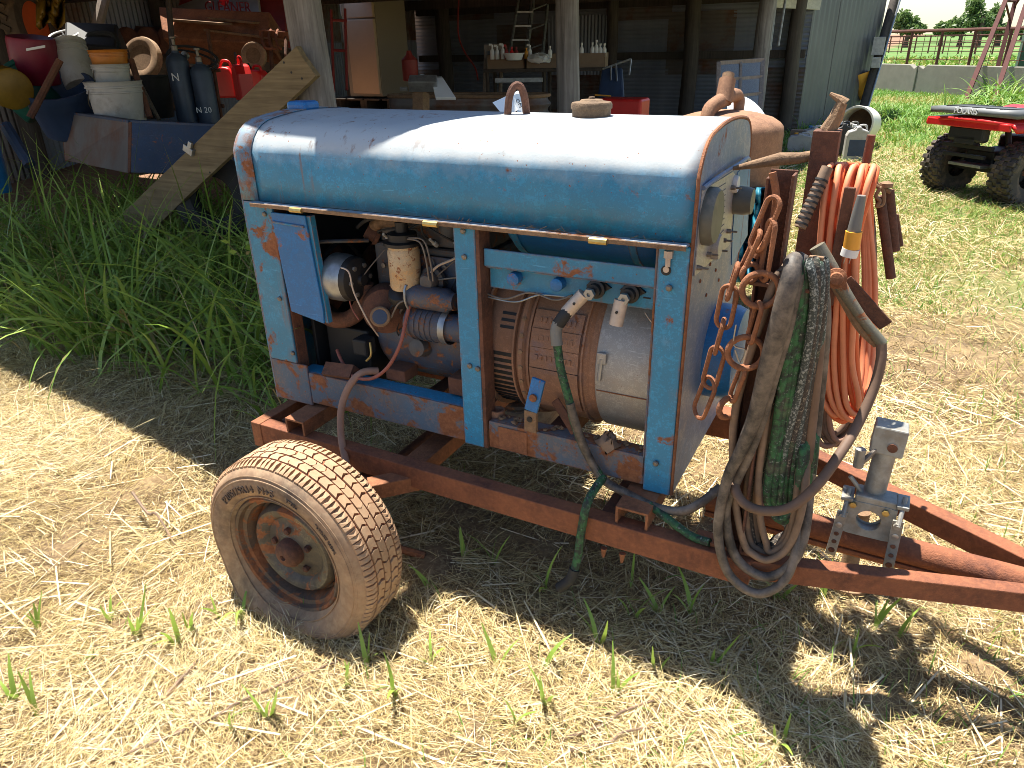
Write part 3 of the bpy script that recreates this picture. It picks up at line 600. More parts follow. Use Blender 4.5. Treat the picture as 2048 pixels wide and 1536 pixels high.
# hanging blue strap bracket
a, b, c_ = on(1078, 758, 'y', -.02), on(1062, 822, 'y', -.035), on(1062, 862, 'y', -.03)
beam('strap_bracket', a, b, .042, .012, M['blue_deep'], W, up=(0,-1,0)); beam('strap_foot', b+(0,.0005,.002), c_, .040, .016, M['rust_tan'], W, up=(0,-1,0))
lathe('strap_hole', [(.009,0),(.009,.003),(0,.003)], b+(c_-b)*.35+(0,-.009,0), M['ink_black'], W, R=frame_of((0,-1,0)), n=12); lathe('strap_bolt', [(.012,0),(.012,.008),(0,.009)], a+(b-a)*.55+(0,-.006,0), M['rust'], W, R=frame_of((0,-1,0)), n=8)
q = on(995, 835, 'y', .045); lathe('drain_stub', [(.024,-.02),(.024,.03),(.018,.03),(.018,.005)], q, M['gen'], W, n=18)
beam('support_strut', on(1110, 800, 'y', .04), on(1150, 865, 'y', .01), .03, .008, M['rust_dark'], W, up=(0,-1,0))
# engine
en = box('engine_block', (.40, .835, .155, .45, .68, 1.05), M['engine_grey'], W, bevel=.01)
box('cylinder_head', (.42, .82, .17, .44, 1.052, 1.115), M['engine_grey'], W, bevel=.008); box('valve_cover', (.44, .80, .21, .40, 1.117, 1.165), M['black'], W, bevel=.015)
lathe('oil_pan', [(.08,.385),(.165,.40),(.182,.43),(.182,.80),(.165,.825),(.08,.83)], (0, .29, .735), M['engine_blue'], W, axis='x', n=36)
box('side_cover', (.47, .80, .138, .154, .86, 1.03), M['engine_blue'], W, bevel=.006); box('pan_flange', (.39, .83, .112, .20, .775, .792), M['rust'], W, bevel=.003)
lathe('flywheel_housing', [(.17,.79),(.215,.80),(.215,.845),(.17,.85)], (0, .30, .78), M['engine_blue'], W, axis='x', n=40)
box('tappet_cover', (.60, .80, .141, .1535, .93, 1.03), M['engine_grey'], W)
for k in range(7): lathe('head_bolt', [(.009,0),(.009,.012),(0,.013)], (.44+.058*k, .185, 1.115), M['rust_dark'], W, n=6)
# oil filter
lathe('filter_head', [(.062,0),(.062,.010),(.046,.014),(.046,.035),(.02,.04),(.02,.07)], (.572, .085, 1.076), M['black'], W, n=24)
lathe('oil_filter', [(.036,-.002),(.047,0),(.051,.008),(.051,.122),(.047,.132),(.049,.134),(.049,.142)], (.572, .085, .933), M['filter'], W, n=28)
# alternator
al = lathe('alternator', [(.05,.275),(.072,.28),(.080,.292),(.080,.335),(.076,.343),(.076,.362)], (0, .075, .940), M['alu'], W, axis='x', n=30)
lathe('alternator_face', [(.076,.362),(.072,.382),(.05,.394),(.02,.398),(.018,.410),(0,.410)], (0, .075, .940), M['black'], W, axis='x', n=30)
for k in range(6):
    a = k*1.047; q = np.array((.392, .075+.05*math.cos(a), .940+.05*math.sin(a))); lathe('terminal_nut', [(.008,0),(.008,.008),(0,.009)], q, M['bolt'], W, R=frame_of((1,0,0)), n=6)
tube('alternator_bracket', [(.19,.06,1.02),(.24,.05,1.055),(.33,.07,1.065),(.40,.13,1.06)], .013, M['engine_grey'], W, flat=.5, smooth=4)
box('belt_plate', (.12, .135, .10, .52, .55, 1.12), M['ink_black'], W)       # radiator core
tube('fan_belt', [(.18,.16,.98),(.18,.10,.86),(.18,.25,.72),(.18,.36,.86),(.18,.28,1.0)], .009, M['dark'], W, closed=True, smooth=5)
for k in range(4): beam('fan_blade', (.16,.30,.85), (.165,.30+.17*math.cos(k*1.571+.5),.85+.17*math.sin(k*1.571+.5)), .07, .004, M['rust_dark'], W, up=(1,.3,0))
# pump housing, hose, oil filler, starter, magneto
lathe('pump_housing', [(0,-.09),(.05,-.085),(.08,-.05),(.086,0),(.075,.05),(.04,.07),(0,.072)], (.455, .12, .835), M['rust_dark'], W, R=frame_of((.5,-.8,.1)), n=24)
tube('radiator_hose', [(.14,.14,.80),(.20,.10,.775),(.27,.085,.775),(.335,.09,.80),(.37,.10,.85),(.385,.11,.92)], .028, M['rust_dark'], W, smooth=5, n=14)
lathe('oil_filler', [(.026,-.07),(.026,0),(.033,.001),(.034,.018),(.030,.022)], (.492, .04, .838), M['rust_tan'], W, R=frame_of((.45,-.86,.25)), n=22)
lathe('filler_cap', [(.025,.0),(.024,.003),(0,.0035)], np.array((.492,.04,.838))+np.array((.45,-.86,.25))/1.0*.0205, M['blue_old'], W, R=frame_of((.45,-.86,.25)), n=22)
lathe('starter_motor', [(.03,.575),(.05,.58),(.055,.60),(.055,.72),(.045,.735),(.045,.79)], (0, .085, .822), M['engine_blue'], W, axis='x', n=24)
for k in range(5): lathe('motor_fin', [(.054,-.002),(.059,-.001),(.059,.001),(.054,.002)], (.605+.02*k, .085, .822), M['engine_blue'], W, axis='x', n=24, cap=False)
lathe('solenoid', [(.02,.585),(.036,.59),(.038,.60),(.038,.735),(.028,.75),(.028,.765)], (0, .072, .915), M['engine_blue'], W, axis='x', n=22)
lathe('starter_band', [(.0565,.715),(.0575,.718),(.0575,.735),(.0565,.738)], (0, .085, .822), M['alu'], W, axis='x', n=24, cap=False)
tube('solenoid_clip', [(.60,.105,.95),(.602,.04,.955),(.602,.03,.91),(.602,.045,.875)], .004, M['alu'], W, smooth=3)
box('manifold_flange', (.46, .80, .125, .154, .805, .855), M['rust'], W, bevel=.01)
tube('crossover_pipe', [(.40,.17,1.10),(.46,.15,1.125),(.56,.16,1.125),(.62,.19,1.13)], .020, M['rust_tan'], W, smooth=4, n=12)
lathe('carburettor', [(.02,0),(.035,.01),(.035,.05),(.05,.06),(.05,.10),(0,.11)], (.70, .16, 1.09), M['engine_grey'], W, n=16)
for k, (x, z) in enumerate(((.69,1.0),(.76,1.0),(.69,.95),(.76,.95),(.52,.9),(.45,.98))): lathe('cover_bolt', [(.009,0),(.009,.008),(0,.009)], (x, .1385, z), M['bolt'], W, R=frame_of((0,-1,0)), n=6)
box('battery', (.17, .36, .12, .34, .50, .735), M['ink_black'], W, bevel=.008); box('regulator_box', (.335, .395, .06, .12, .665, .725), M['dark'], W, bevel=.008)
tube('square_tube', [(.245,.02,.605),(.37,.02,.615)], .034, M['rust_dark'], W, n=4); lathe('governor', [(.03,0),(.036,.02),(.03,.06),(0,.065)], (.60, .13, .72), M['engine_grey'], W, R=frame_of((0,-1,.2)), n=16)
def line(name, pts, r, mat, y, **k): return tube(name, [on(p[0], p[1], 'y', (p[2] if len(p) > 2 else y)) for p in pts], r, mat, W, smooth=6, **k)
line('red_line', [(822,597,.06),(812,640,.03),(800,690,0),(775,735,-.012),(742,757,-.016),(705,752,0),(685,725,.04),(674,700,.07)], .006, M['hose_red'], .02)
line('wire', [(682,535,.0),(698,545,0),(708,585,0),(735,640,.01),(757,672,.05)], .0028, M['copper'], 0); line('wire', [(697,588,.05),(703,615,.05),(718,640,.05)], .0025, M['hose_red'], .05)
line('wire', [(815,478,.05),(840,485,.04),(852,520,.04),(858,560,.05)], .0028, M['wire'], .05); line('wire', [(818,476,.05),(848,482,.04),(862,530,.04),(866,562,.05)], .0028, M['wire'], .05)
line('wire', [(968,585,.03),(1010,598,.02),(1060,585,.02),(1110,600,.02),(1145,590,.02)], .003, M['wire'], .03); line('wire', [(968,592,.03),(1030,604,.02),(1080,590,.03),(1150,596,.04)], .0026, M['alu'], .03)
line('wire', [(830,582,.07),(800,600,.06),(778,620,.06),(760,660,.06)], .003, M['dark'], .06); line('wire', [(838,600,.06),(800,605,.03),(783,635,.05)], .003, M['wire'], .06); line('wire', [(740,685,.06),(742,710,.05),(733,722,.05)], .004, M['zinc_gold'], .06)
line('wire', [(1290,625,.05),(1300,640,.04),(1310,650,.04)], .002, M['copper'], .04)
line('drain_hose', [(756,742,.05),(725,745,.01),(700,770,-.03),(683,815,-.06),(682,870,-.09),(690,915,-.13),(702,960,-.17)], .0125, M['hose_tan'], 0, n=12)
# clods of dried mud and straw dust caked on the ledges
mb = MB(); r_ = np.random.default_rng(12)
for k in range(60):
    c_ = np.array((r_.uniform(.40,.81), r_.uniform(.105,.135), .795)) if k < 35 else np.array((r_.uniform(.93,1.40), r_.uniform(.0,.05), .5685)); s0 = r_.uniform(.004,.012)
    vv, ff = latheg([(0,0),(s0,0),(s0*.8,s0*.5),(0,s0*.7)], c_, n=7); mb.add(np.array(vv)+r_.normal(0, s0*.18, (len(vv),3)), ff)
o = mb.build('caked_dirt', M['rust_tan'], W); o['kind'] = 'stuff'
# castings, fittings and grease on the engine side
rr_ = random.Random(5)
for k in range(5): box('block_rib', (.42+.075*k, .432+.075*k, .128, .1545, .69, .80), M['engine_grey'], W, bevel=.004)
for x in (.47, .55, .63, .71, .79): lathe('core_plug', [(.018,0),(.018,.004),(.014,.006),(0,.003)], (x, .1385, .70), M['rust_dark'], W, R=frame_of((0,-1,0)), n=16)
for k in range(12): lathe('pan_bolt', [(.006,0),(.006,.006),(0,.007)], (.40+.036*k, .115, .792), M['bolt'], W, n=6)
for k in range(6): lathe('flange_bolt', [(.008,0),(.008,.008),(0,.009)], (.49+.058*k, .125, .83+.008*(k % 2)), M['rust_tan'], W, R=frame_of((0,-1,0)), n=6)
for k in range(4):
    x = .47+.09*k; tube('plug_lead', [(x, .15, 1.08), (x-.01, .11, 1.10), (.60+.02*k, .10, 1.135), (.66, .14, 1.15)], .0035, M['dark'], W, smooth=5, n=6); lathe('spark_plug', [(.008,0),(.008,.02),(.005,.022),(.005,.045),(0,.045)], (x, .158, 1.062), M['white_dirty'], W, R=frame_of((0,-.8,.6)), n=8)
lathe('fuel_pump', [(.03,0),(.042,.01),(.042,.025),(.03,.03),(.03,.05),(.022,.062),(0,.064)], (.66, .128, .965), M['engine_grey'], W, R=frame_of((0,-1,0)), n=20)
tube('fuel_line', [(.66,.09,.985),(.70,.085,1.02),(.76,.10,1.05),(.80,.15,1.09)], .004, M['copper'], W, smooth=6, n=6); tube('fuel_line', [(.645,.085,.955),(.60,.07,.90),(.55,.08,.86),(.50,.12,.80),(.46,.15,.74)], .0042, M['wire'], W, smooth=6, n=6)
tube('vacuum_line', [(.36,.13,1.10),(.44,.10,1.14),(.55,.12,1.15),(.72,.15,1.14)], .006, M['dark'], W, smooth=6, n=7)
lathe('distributor', [(.03,-.05),(.03,0),(.042,.004),(.044,.03),(.036,.045),(.012,.05),(0,.05)], (.545, .10, .885), M['black'], W, R=frame_of((.1,-.6,.8)), n=20)
lathe('water_outlet', [(.03,0),(.034,.012),(.026,.016),(.026,.05)], (.41, .18, 1.06), M['rust_dark'], W, R=frame_of((-.7,-.4,.5)), n=16)
box('mount_bracket', (.47,.55,.06,.14,.598,.64), M['rust_dark'], W, bevel=.004); box('mount_bracket', (.73,.80,.05,.14,.60,.66), M['rust_dark'], W, bevel=.004); beam('throttle_rod', (.50,.09,.93), (.78,.10,.99), .006, .006, M['bolt'], W); box('coil_box', (.74,.81,.12,.139,1.03,1.085), M['black'], W, bevel=.006)
lathe('dipstick', [(.004,0),(.004,.12),(.010,.121),(.010,.13),(0,.131)], (.80, .11, .80), M['bolt'], W, n=8)
for k in range(9):
    a0_ = (rr_.uniform(.40,.80), .13, rr_.uniform(.86,1.08)); b0_ = (a0_[0]+rr_.uniform(-.12,.12), .14, a0_[2]-rr_.uniform(.05,.2)); tube('harness_wire', [a0_, ((a0_[0]+b0_[0])/2+rr_.uniform(-.03,.03), .10+rr_.uniform(-.02,.02), (a0_[2]+b0_[2])/2-.02), b0_], .0022, M[rr_.choice(['wire','dark','hose_red'])], W, smooth=6, n=5)
# closed doors on the far side
box('far_door', (.131, .821, .603, .609, .595, 1.178), M['blue'], W); box('far_door', (.91, 1.16, .603, .609, .57, 1.178), M['blue'], W)
# cross bearers of the base
for x in (.25, .60, 1.10): box('base_bearer', (x-.03, x+.03, .012, .598, .47, .535), M['rust_dark'], W)
for e_ in ((.30,.34,.02,.59,.54,.56),): pass
# dry straw wisps and cobweb grit lying on the rail
mb = MB()
for k in range(26):
    x = random.uniform(.75, 1.48); l = random.uniform(.008, .03); a = random.uniform(0, 3.1); mb.tube([(x, -.02, 1.1915), (x+l*math.cos(a), -.02+.5*l*math.sin(a), 1.193+random.uniform(0,.012))], .0009, 4)
o = mb.build('chaff', M['cable_tan'], W); o['kind'] = 'stuff'
# ------------------------------------------------------------------ trailer under the welder
T = thing('welder_trailer', (.75, .305, 0), 'rust-brown home-built steel trailer carrying the blue welder, tyre flat', 'trailer')
def sub(name, parent):
    o = bpy.data.objects.new(name, None); link(o, parent); OFF[o.name] = OFF[parent.name].copy(); o.empty_display_size = .05; return o
R_ = M['rust_bright']
def channel(name, a, b, w_, h, mat, par, open_=0, t=.007, bevel=.0015):
    """rectangular tube or, with open_ = +-1, a channel whose mouth points sideways"""
    return beam(name, a, b, w_, h, mat, par, bevel=bevel)
beam('side_beam', (-.03, -.090, .360), (1.757, -.105, .360), .052, .080, R_, T); beam('side_beam', (-.03, .70, .35), (1.757, .71, .35), .07, .10, R_, T)
beam('tongue_beam', (1.72, -.108, .369), (2.75, .17, .369), .042, .060, R_, T); beam('tongue_beam', (1.60, .69, .355), (2.75, .045, .355), .050, .065, R_, T)
ct = [on(1560, 1035, 'z', .37), on(1800, 1085, 'z', .37), on(2048, 1163, 'z', .37)]
ct = [ct[0]+(ct[0]-ct[2])*.35, ct[0], ct[2], ct[2]+(ct[2]-ct[0])*.6]
tube('tongue_tube', ct, .036, R_, T, n=18); box('tube_seam_bar', (0,0.01,0,.01,0,.01), M['rust'], T) if False else None
tube('weld_bead', [p+np.array((0,-.028,-.034)) for p in ct], .009, M['rust'], T, n=6)
beam('end_crossmember', (-.012, -.12, .353), (-.012, .735, .353), .045, .10, M['rust'], T); beam('deck_angle', (.075, -.05, .372), (.075, .66, .372), .05, .05, M['rust_dark'], T)
for x, w_ in ((.185, .085), (1.425, .095)):           # channels the welder sits on, mouths toward the viewer
    mb = MB(); y0, y1 = -.118, .73
    mb.box(*ext(x-w_/2, x+w_/2, y0, y1, .450, .4575)); mb.box(*ext(x-w_/2, x-w_/2+.008, y0, y1, .402, .4505)); mb.box(*ext(x+w_/2-.008, x+w_/2, y0, y1, .402, .4505))
    mb.build('bearer_channel', M['rust'], T, bevel=.001)
beam('crossmember', (.64, -.05, .345), (.64, .665, .345), .08, .06, M['rust'], T); beam('crossmember', (1.70, -.06, .345), (1.70, .67, .345), .07, .06, M['rust'], T)
beam('crossmember', (1.33, -.05, .34), (1.33, .665, .34), .05, .05, M['rust_dark'], T)
tube('axle', [(.47, -.40, .245), (.47, 1.02, .245)], .032, M['rust_dark'], T, n=14)
for y in (-.085, .70): beam('spring_perch', (.47, y, .245), (.47, y, .302), .06, .05, M['rust_dark'], T, up=(1,0,0))
beam('axle_strut', (.56, -.20, .328), (.70, -.05, .328), .06, .055, M['rust'], T)
for x in (1.348, 1.405): tube('weld_drip', [(x, -.118, .301), (x, -.12, .27)], [.010, .004], M['rust'], T)
# wheels -----------------------------------------------------------
WC = np.array((.468, -.52, .242)); TR = .322; TW = .195
def sag(v, c):
    """flat tyre: the tread squashes on the ground and the walls bulge"""
    v = np.array(v, float); low = .012
    d = np.clip((.19-v[:,2])/.19, 0, 1)**2; mid = c[1]+TW/2
    v[:,1] += (v[:,1]-mid)*d*.36; v[:,0] += (v[:,0]-c[0])*d*.05
    z = v[:,2]; v[:,2] = np.where(z < .06, low+(.06-low)*np.exp((z-.06)/(.06-low)*1.1), z); return v
def wheel(par, c):
    w_ = sub('wheel', par); prof = [(.196,.030),(.212,.006),(.240,-.008),(.268,-.010),(.290,-.002),(.303,.012),(.311,.026),(TR-.008,.045),(TR-.007,.10),(TR-.008,.15),(.311,.169),(.290,.197),(.24,.204),(.205,.185),(.196,.165)]
    v, f = latheg(prof, c, R=np.array([[1,0,0],[0,0,1],[0,1,0.]]), n=96, cap=False); obj('tyre', sag(v, c), f, M['tyre_side'], w_, smooth=True)
    mb = MB(); N = 54                                  # tread blocks, five rows
    for row, (y0, y1, sk) in enumerate(((.014,.047,0), (.053,.082,.5), (.087,.112,0), (.117,.146,.5), (.152,.185,0))):
        for k in range(N):
            a = (k+sk)/N*2*math.pi; da = 2*math.pi/N
            if row in (0, 4):
                parts = ((.04,.44,.0), (.52,.90,.0)); zz = 0
            else: parts = ((.06,.90,.22),); zz = .2
            for t0, t1, kx in parts:
                jt = random.uniform(-.0025,.001); a = a+random.uniform(-.05,.05)*da; ym = (y0+y1)/2; s_ = kx*da*(1 if row % 2 else -1)
                pl = [(a+t0*da, y0), (a+t0*da+s_, ym), (a+t0*da, y1), (a+t1*da, y1), (a+t1*da+s_*(.6+.4*random.random()), ym), (a+t1*da, y0)]
                top = []; bot = []
                for ang, y in pl:
                    ro = TR+jt if row not in (0,4) else (TR-.002 if abs(y-.0995) < .07 else TR-.012)
                    rb = TR-.012 if row not in (0,4) else ro-.008
                    for r, lst in ((ro, top), (rb, bot)): lst.append((c[0]+r*math.cos(ang), c[1]+y, c[2]+r*math.sin(ang)))
                n = len(mb.v); vv = sag(top+bot, c); mb.v += [tuple(p) for p in vv]
                mb.f += [tuple(n+i for i in range(6)), *[(n+i, n+6+i, n+6+(i+1) % 6, n+(i+1) % 6) for i in range(6)]]
    o = mb.build('tread', M['tyre_tread'], w_); o['kind'] = 'stuff'
    v, f = latheg([(TR-.0065,.046),(TR-.0060,.10),(TR-.0065,.152)], c, R=np.array([[1,0,0],[0,0,1],[0,1,0.]]), n=96, cap=False); obj('groove', sag(v, c), f, M['tyre_groove'], w_, smooth=True)
    AY = np.array([[1,0,0],[0,0,1],[0,1,0.]])
    obj('rim', *latheg([(.200,.020),(.205,.014),(.200,.010),(.192,.014),(.188,.03),(.176,.034),(.172,.05),(.166,.080),(.150,.085)], c, R=AY, n=64, cap=False), M['hub_steel'], w_, smooth=True)
    obj('wheel_disc', *latheg([(.158,.082),(.153,.052),(.142,.040),(.122,.044),(.106,.060),(.088,.058),(.066,.048),(.040,.044)], c, R=AY, n=64, cap=False), M['hub_cream'], w_, smooth=True)
    obj('hub', *latheg([(.047,.055),(.045,.022),(.037,.010),(.022,.004),(.010,.002),(.008,.010),(0,.010)], c, R=AY, n=28), M['rust_dark'], w_, smooth=True)
    for k in range(5):
        a = k*2*math.pi/5+.4; q = c+np.array((.070*math.cos(a), .052, .070*math.sin(a))); obj('lug_nut', *latheg([(.011,0),(.011,-.014),(.006,-.018),(0,-.018)], q, R=AY, n=6), M['rust_dark'], w_)
    for r_ in (.214, .276, .286):
        v, f = tubeg([(c[0]+r_*math.cos(a), c[1]-.0075+.0045*(r_ > .28)+.009*(r_ < .23), c[2]+r_*math.sin(a)) for a in np.linspace(0, 6.283, 72, endpoint=False)], .0022, 5, closed=True); obj('sidewall_rib', sag(v, c), f, M['tyre_side'], w_, smooth=True)
    return w_
wl = wheel(T, WC)
M['wall_mark'] = plain('dusty_raised_rubber', (.15,.10,.07), .8, 0, .3, 30, .2)
def walltext(txt, ang, size, r):
    a = math.radians(ang); ux = np.array((math.sin(a), 0, -math.cos(a))); uy = np.array((math.cos(a), 0, math.sin(a)))
    letters('sidewall_lettering', txt, WC+(0,-.0105,0), ux, uy, size, M['wall_mark'], wl, depth=.005, arc=r)
walltext('P205/75R14  M+S', 112, .034, .246); walltext('STEEL', 68, .016, .252); walltext('TUBELESS RADIAL', 36, .013, .255)
w2 = sub('wheel', T); w2.location = (0, 1.46, 0)
for ch in wl.children:
    if ch.name.startswith('sidewall_lett'): continue
    d = ch.copy(); COL.objects.link(d); d.parent = w2
# jack --------------------------------------------------------------
J = sub('jack', T); JY = .10
def jq(px, py, y=JY): return on(px, py, 'y', y)
pl = [jq(1690,992), jq(1795,1015), jq(1783,1085), jq(1683,1058)]
uxj = pl[1]-pl[0]; uxj[1] = 0; uxj /= np.linalg.norm(uxj); uzj = np.array((0,0,1.))
def plate_hole(c0, wx, wz, r, t, y0, par, mat, name):
    n = 28; outer = []; inner = []
    for k in range(n):
        a = 2*math.pi*k/n; ca, sa = math.cos(a), math.sin(a); m_ = max(abs(ca)/wx, abs(sa)/wz); outer.append((ca/m_, sa/m_)); inner.append((r*ca, r*sa))
    v = []
    for yy in (y0, y0+t):
        for P_ in (outer, inner): v += [c0+np.array((a, 0, b))+np.array((0, yy-c0[1], 0)) for a, b in P_]
    f = []
    for k in range(n):
        j = (k+1) % n; f += [(k, j, n+j, n+k), (2*n+k, 3*n+k, 3*n+j, 2*n+j), (k, 2*n+k, 2*n+j, j), (n+k, n+j, 3*n+j, 3*n+k)]
    return obj(name, v, f, mat, par, bevel=.001)
cj = jq(1737, 1037); plate_hole(cj, .062, .052, .030, .014, JY-.012, J, M['galv'], 'mount_plate')
lathe('swivel_ring', [(.036,0),(.036,.02),(.030,.022)], cj+(0,.006,0), M['galv'], J, R=frame_of((0,1,0)), n=28, cap=False)
for px, py in ((1707,1003),(1772,1020)): lathe('mount_bolt', [(.009,0),(.009,.008),(.004,.009)], jq(px, py)+(0,-.013,0), M['zinc_gold'], J, R=frame_of((0,-1,0)), n=6)
tb, tt = jq(1748, 985, .135), jq(1777, 880, .15); tube('jack_tube', [tb, tt], .027, M['galv'], J, n=24)
c = jq(1782, 893, .15); dv = (tt-tb)/np.linalg.norm(tt-tb); beam('gear_cap', tt-dv*.03, tt+dv*.045, .078, .075, M['galv'], J, up=(0,1,0), bevel=.004)
lathe('cap_hole', [(.012,0),(.012,.002),(0,.002)], jq(1785,897,.15-.039), M['rust_dark'], J, R=frame_of((0,-1,0)), n=16)
beam('swivel_bracket', jq(1712,985,.12), jq(1795,1005,.12), .06, .026, M['galv'], J, bevel=.004)
tube('crank_arm', [jq(1755,895,.12), jq(1735,915,.10), jq(1716,931,.09)], .007, M['bolt'], J, n=8); tube('crank_grip', [jq(1716,933,.09), jq(1722,898,.09)], .0125, M['galv'], J, n=12)
tube('lock_pin', [jq(1700,952,.11), jq(1712,968,.11), jq(1722,985,.11)], .006, M['galv'], J, smooth=4)
for a, b in (((1686,1022),(1660,1108)), ((1797,1042),(1775,1140))):
    p, q = jq(*a, JY-.03), jq(*b, JY-.03); st = beam('clamp_strap', p, q, .026, .006, M['galv'], J, up=(0,-1,0), bevel=.001)
    for t_ in (.3, .5, .68, .88): lathe('strap_hole', [(.0065 if .4 < t_ < .8 else .0085,0),(.006,.001),(0,.001)], p+(q-p)*t_+(0,-.0036,0), M['rust_dark'] if t_ > .4 else M['alu'], J, R=frame_of((0,-1,0)), n=12)
    tube('clamp_bolt', [p+(.002,-.012,-.012), p+(.006,.04,.05)], .006, M['galv'], J); lathe('clamp_nut', [(.010,0),(.010,.010),(0,.010)], p+(0,-.003,-.012), M['galv'], J, R=frame_of((0,-1,0)), n=6)
    beam('clamp_bar', p+(.004,.012,.03), p+(.004,.07,.035), .03, .012, M['galv'], J)
ft_ = on(1700, 1125, 'z', .10); lathe('jack_foot', [(.05,-.08),(.075,-.075),(.078,-.06),(.03,-.05),(.026,0),(.026,.2)], ft_, M['rust_tan'], J, n=24)
# cable rack posts -----------------------------------------------------
K = sub('cable_rack', T)
def vpost(name, px, py, y, w_, d_, mat, z0=.40, open_=False, t=.006):
    q = on(px, py, 'y', y); x = q[0]; mb = MB()
    if open_:
        mb.box(*ext(x-w_/2, x+w_/2, y+d_/2-t, y+d_/2, z0, q[2])); mb.box(*ext(x+w_/2-t, x+w_/2, y-d_/2, y+d_/2-t-.0005, z0, q[2]-.004)); mb.box(*ext(x-w_/2, x-w_/2+t, y-d_/2, y+d_/2-t-.0005, z0, q[2]-.012))
    else: mb.box(*ext(x-w_/2, x+w_/2, y-d_/2, y+d_/2, z0, q[2]))
    return mb.build(name, mat, K, bevel=.0015), q
pa, qa = vpost('channel_post', 1566, 342, -.09, .056, .05, M['rust_dark'], open_=True)
pb, qb = vpost('square_post', 1656, 260, .30, .062, .062, M['rust_dark'])
tube('pipe_post', [on(1743, 270, 'y', .40), on(1740,270,'y',.40)*(1,1,0)+(-.01,0,.40)], .011, M['rust_dark'], K, n=10)
beam('flat_post', on(1701, 374, 'y', .185), on(1655, 610, 'y', .185), .026, .010, M['rust_dark'], K, up=(0,-1,0))
beam('rack_arm', (qa[0]-.03, -.10, 1.15), (qa[0]+.10, -.11, 1.15), .08, .010, M['rust_dark'], K); beam('rack_arm', (qb[0]-.01, .29, 1.315), (qb[0]+.13, .31, 1.315), .07, .014, M['rust_dark'], K)
beam('rack_base', (1.60, -.085, .408), (1.80, -.085, .408), .05, .012, M['rust'], K); beam('rack_base', (1.66, -.04, .4255), (1.80, .40, .4255), .07, .010, M['rust'], K)
tube('spike', [on(1452, 340, 'y', .28), on(1500, 330, 'y', .28), on(1560, 318, 'y', .28), on(1600, 316, 'y', .29), on(1640, 308, 'y', .30)], [.003, .010, .0165, .014, .012], M['rust_tan'], K, n=10)
tube('peg', [on(1655, 262, 'y', .30), on(1672, 235, 'y', .30), on(1684, 205, 'y', .30)], [.020, .017, .013], M['rust_tan'], K, n=8); tube('peg_hook', [on(1690, 208, 'y', .30), on(1680, 199, 'y', .30), on(1660, 187, 'y', .30)], [.014, .010, .004], M['rust_tan'], K, n=8)
# ------------------------------------------------------------------ cables, hoses, chain and tools hung on the rack
SHIFT = 0.0                              # how far the near rack stands out over the side beam
def out(py): return SHIFT*min(1, max(0, (1020-py)/420))
def loop(pts, y, jit=0.0, dz=0.0):
    return [on(p[0]+random.uniform(-jit,jit), p[1]+random.uniform(-jit,jit), 'y', (p[2] if len(p) > 2 else y)+dz+out(p[1])) for p in pts]
def specked(name, base, spot, amt):
    s = NT(name); n = s.noise(170, 4, .65); n2 = s.noise(8, 4, .6); c = s.mix(s.ramp(n, .62-amt, .68-amt), base, spot); c = s.mix(s.ramp(n2, .58, .75), c, (.05,.12,.05)); s.bump(n, .7, .003); return s.set(c, .75)
M['speck'] = specked('brown_speckled_cable', (.045,.036,.03), (.24,.20,.15), .06); M['pale'] = specked('grey_speckled_cable', (.045,.055,.05), (.27,.28,.26), .10)
BC = thing('welding_cable_coil', (1.74, 0, .30), 'thick coil of worn black and green-flaking welding cable hung on the rack', 'cable coil')
def strand(par, name, pts, r, mat, y=0, jit=2, dy=0, n=10, flat=1.0, closed=True): return tube(name, loop(pts, y, jit, dy), r, mat, par, n=n, closed=closed, smooth=6, flat=flat)
SHIFT = -.09
# dark flattened cable that crosses the front and sags into the big loop
STR = [(1590,520,-.05),(1580,560,-.085),(1558,650,-.10),(1534,740,-.105),(1510,830,-.11),(1482,900,-.12),(1454,960,-.13),(1436,1060,-.15),(1456,1145,-.155),(1510,1186,-.155),(1562,1168,-.14),(1590,1110,-.11),(1606,1000,-.05),(1618,820,-.01),(1636,640,.0),(1622,545,.0)]
strand(BC, 'dark_cable', STR, [.018,.021,.022,.021,.018,.015,.0135,.0125,.012,.012,.0115,.0115,.011,.011,.012,.014,.018], M['cable'], n=16, jit=0)
strand(BC, 'dark_cable', [(p[0]+16, p[1]+6 if p[1] < 1000 else p[1]-34, p[2]+.022) for p in STR], .0125, M['cable'], n=12)
def hang(name, down, bx, by, mat, r, y0, yb, ret=1606, jit=2):
    """one turn: the strand falls along the points down, turns at the bottom and climbs behind"""
    top = down[0]; pts = [(p[0], p[1], y0+(yb-y0)*(p[1]-520)/600) for p in down]; lx, ly = down[-1]
    pts += [((lx+bx)/2-4, (ly+by)/2+10, yb), (bx, by, yb), ((bx+ret)/2+8, by-30, yb+.012), (ret+4, by-130, yb+.03), (ret+10, 850, .01), (ret+14, 660, .03), ((top[0]+ret+14)/2+4, 548, .02)]
    return strand(BC, name, pts, r, mat, n=10, jit=jit)
hang('dusty_cable', [(1560,548),(1524,640),(1488,750),(1468,850),(1466,980),(1488,1080)], 1537, 1118, M['cable_tan'], .0098, -.045, -.115)
hang('dusty_cable', [(1566,545),(1552,700),(1535,826),(1517,958),(1519,1038),(1532,1085)], 1550, 1100, M['cable_tan'], .0092, -.035, -.095, 1590)
for k in range(4): hang('speckled_cable', [(1572+5*k,542),(1560+6*k,690),(1540+7*k,790),(1500+9*k,930),(1490+9*k,1010),(1502+8*k,1080)], 1535+6*k, 1100-8*k, M['speck' if k % 2 else 'cable_tan'], .0088, -.02+.006*k, -.085+.01*k, 1600+2*k, 4)
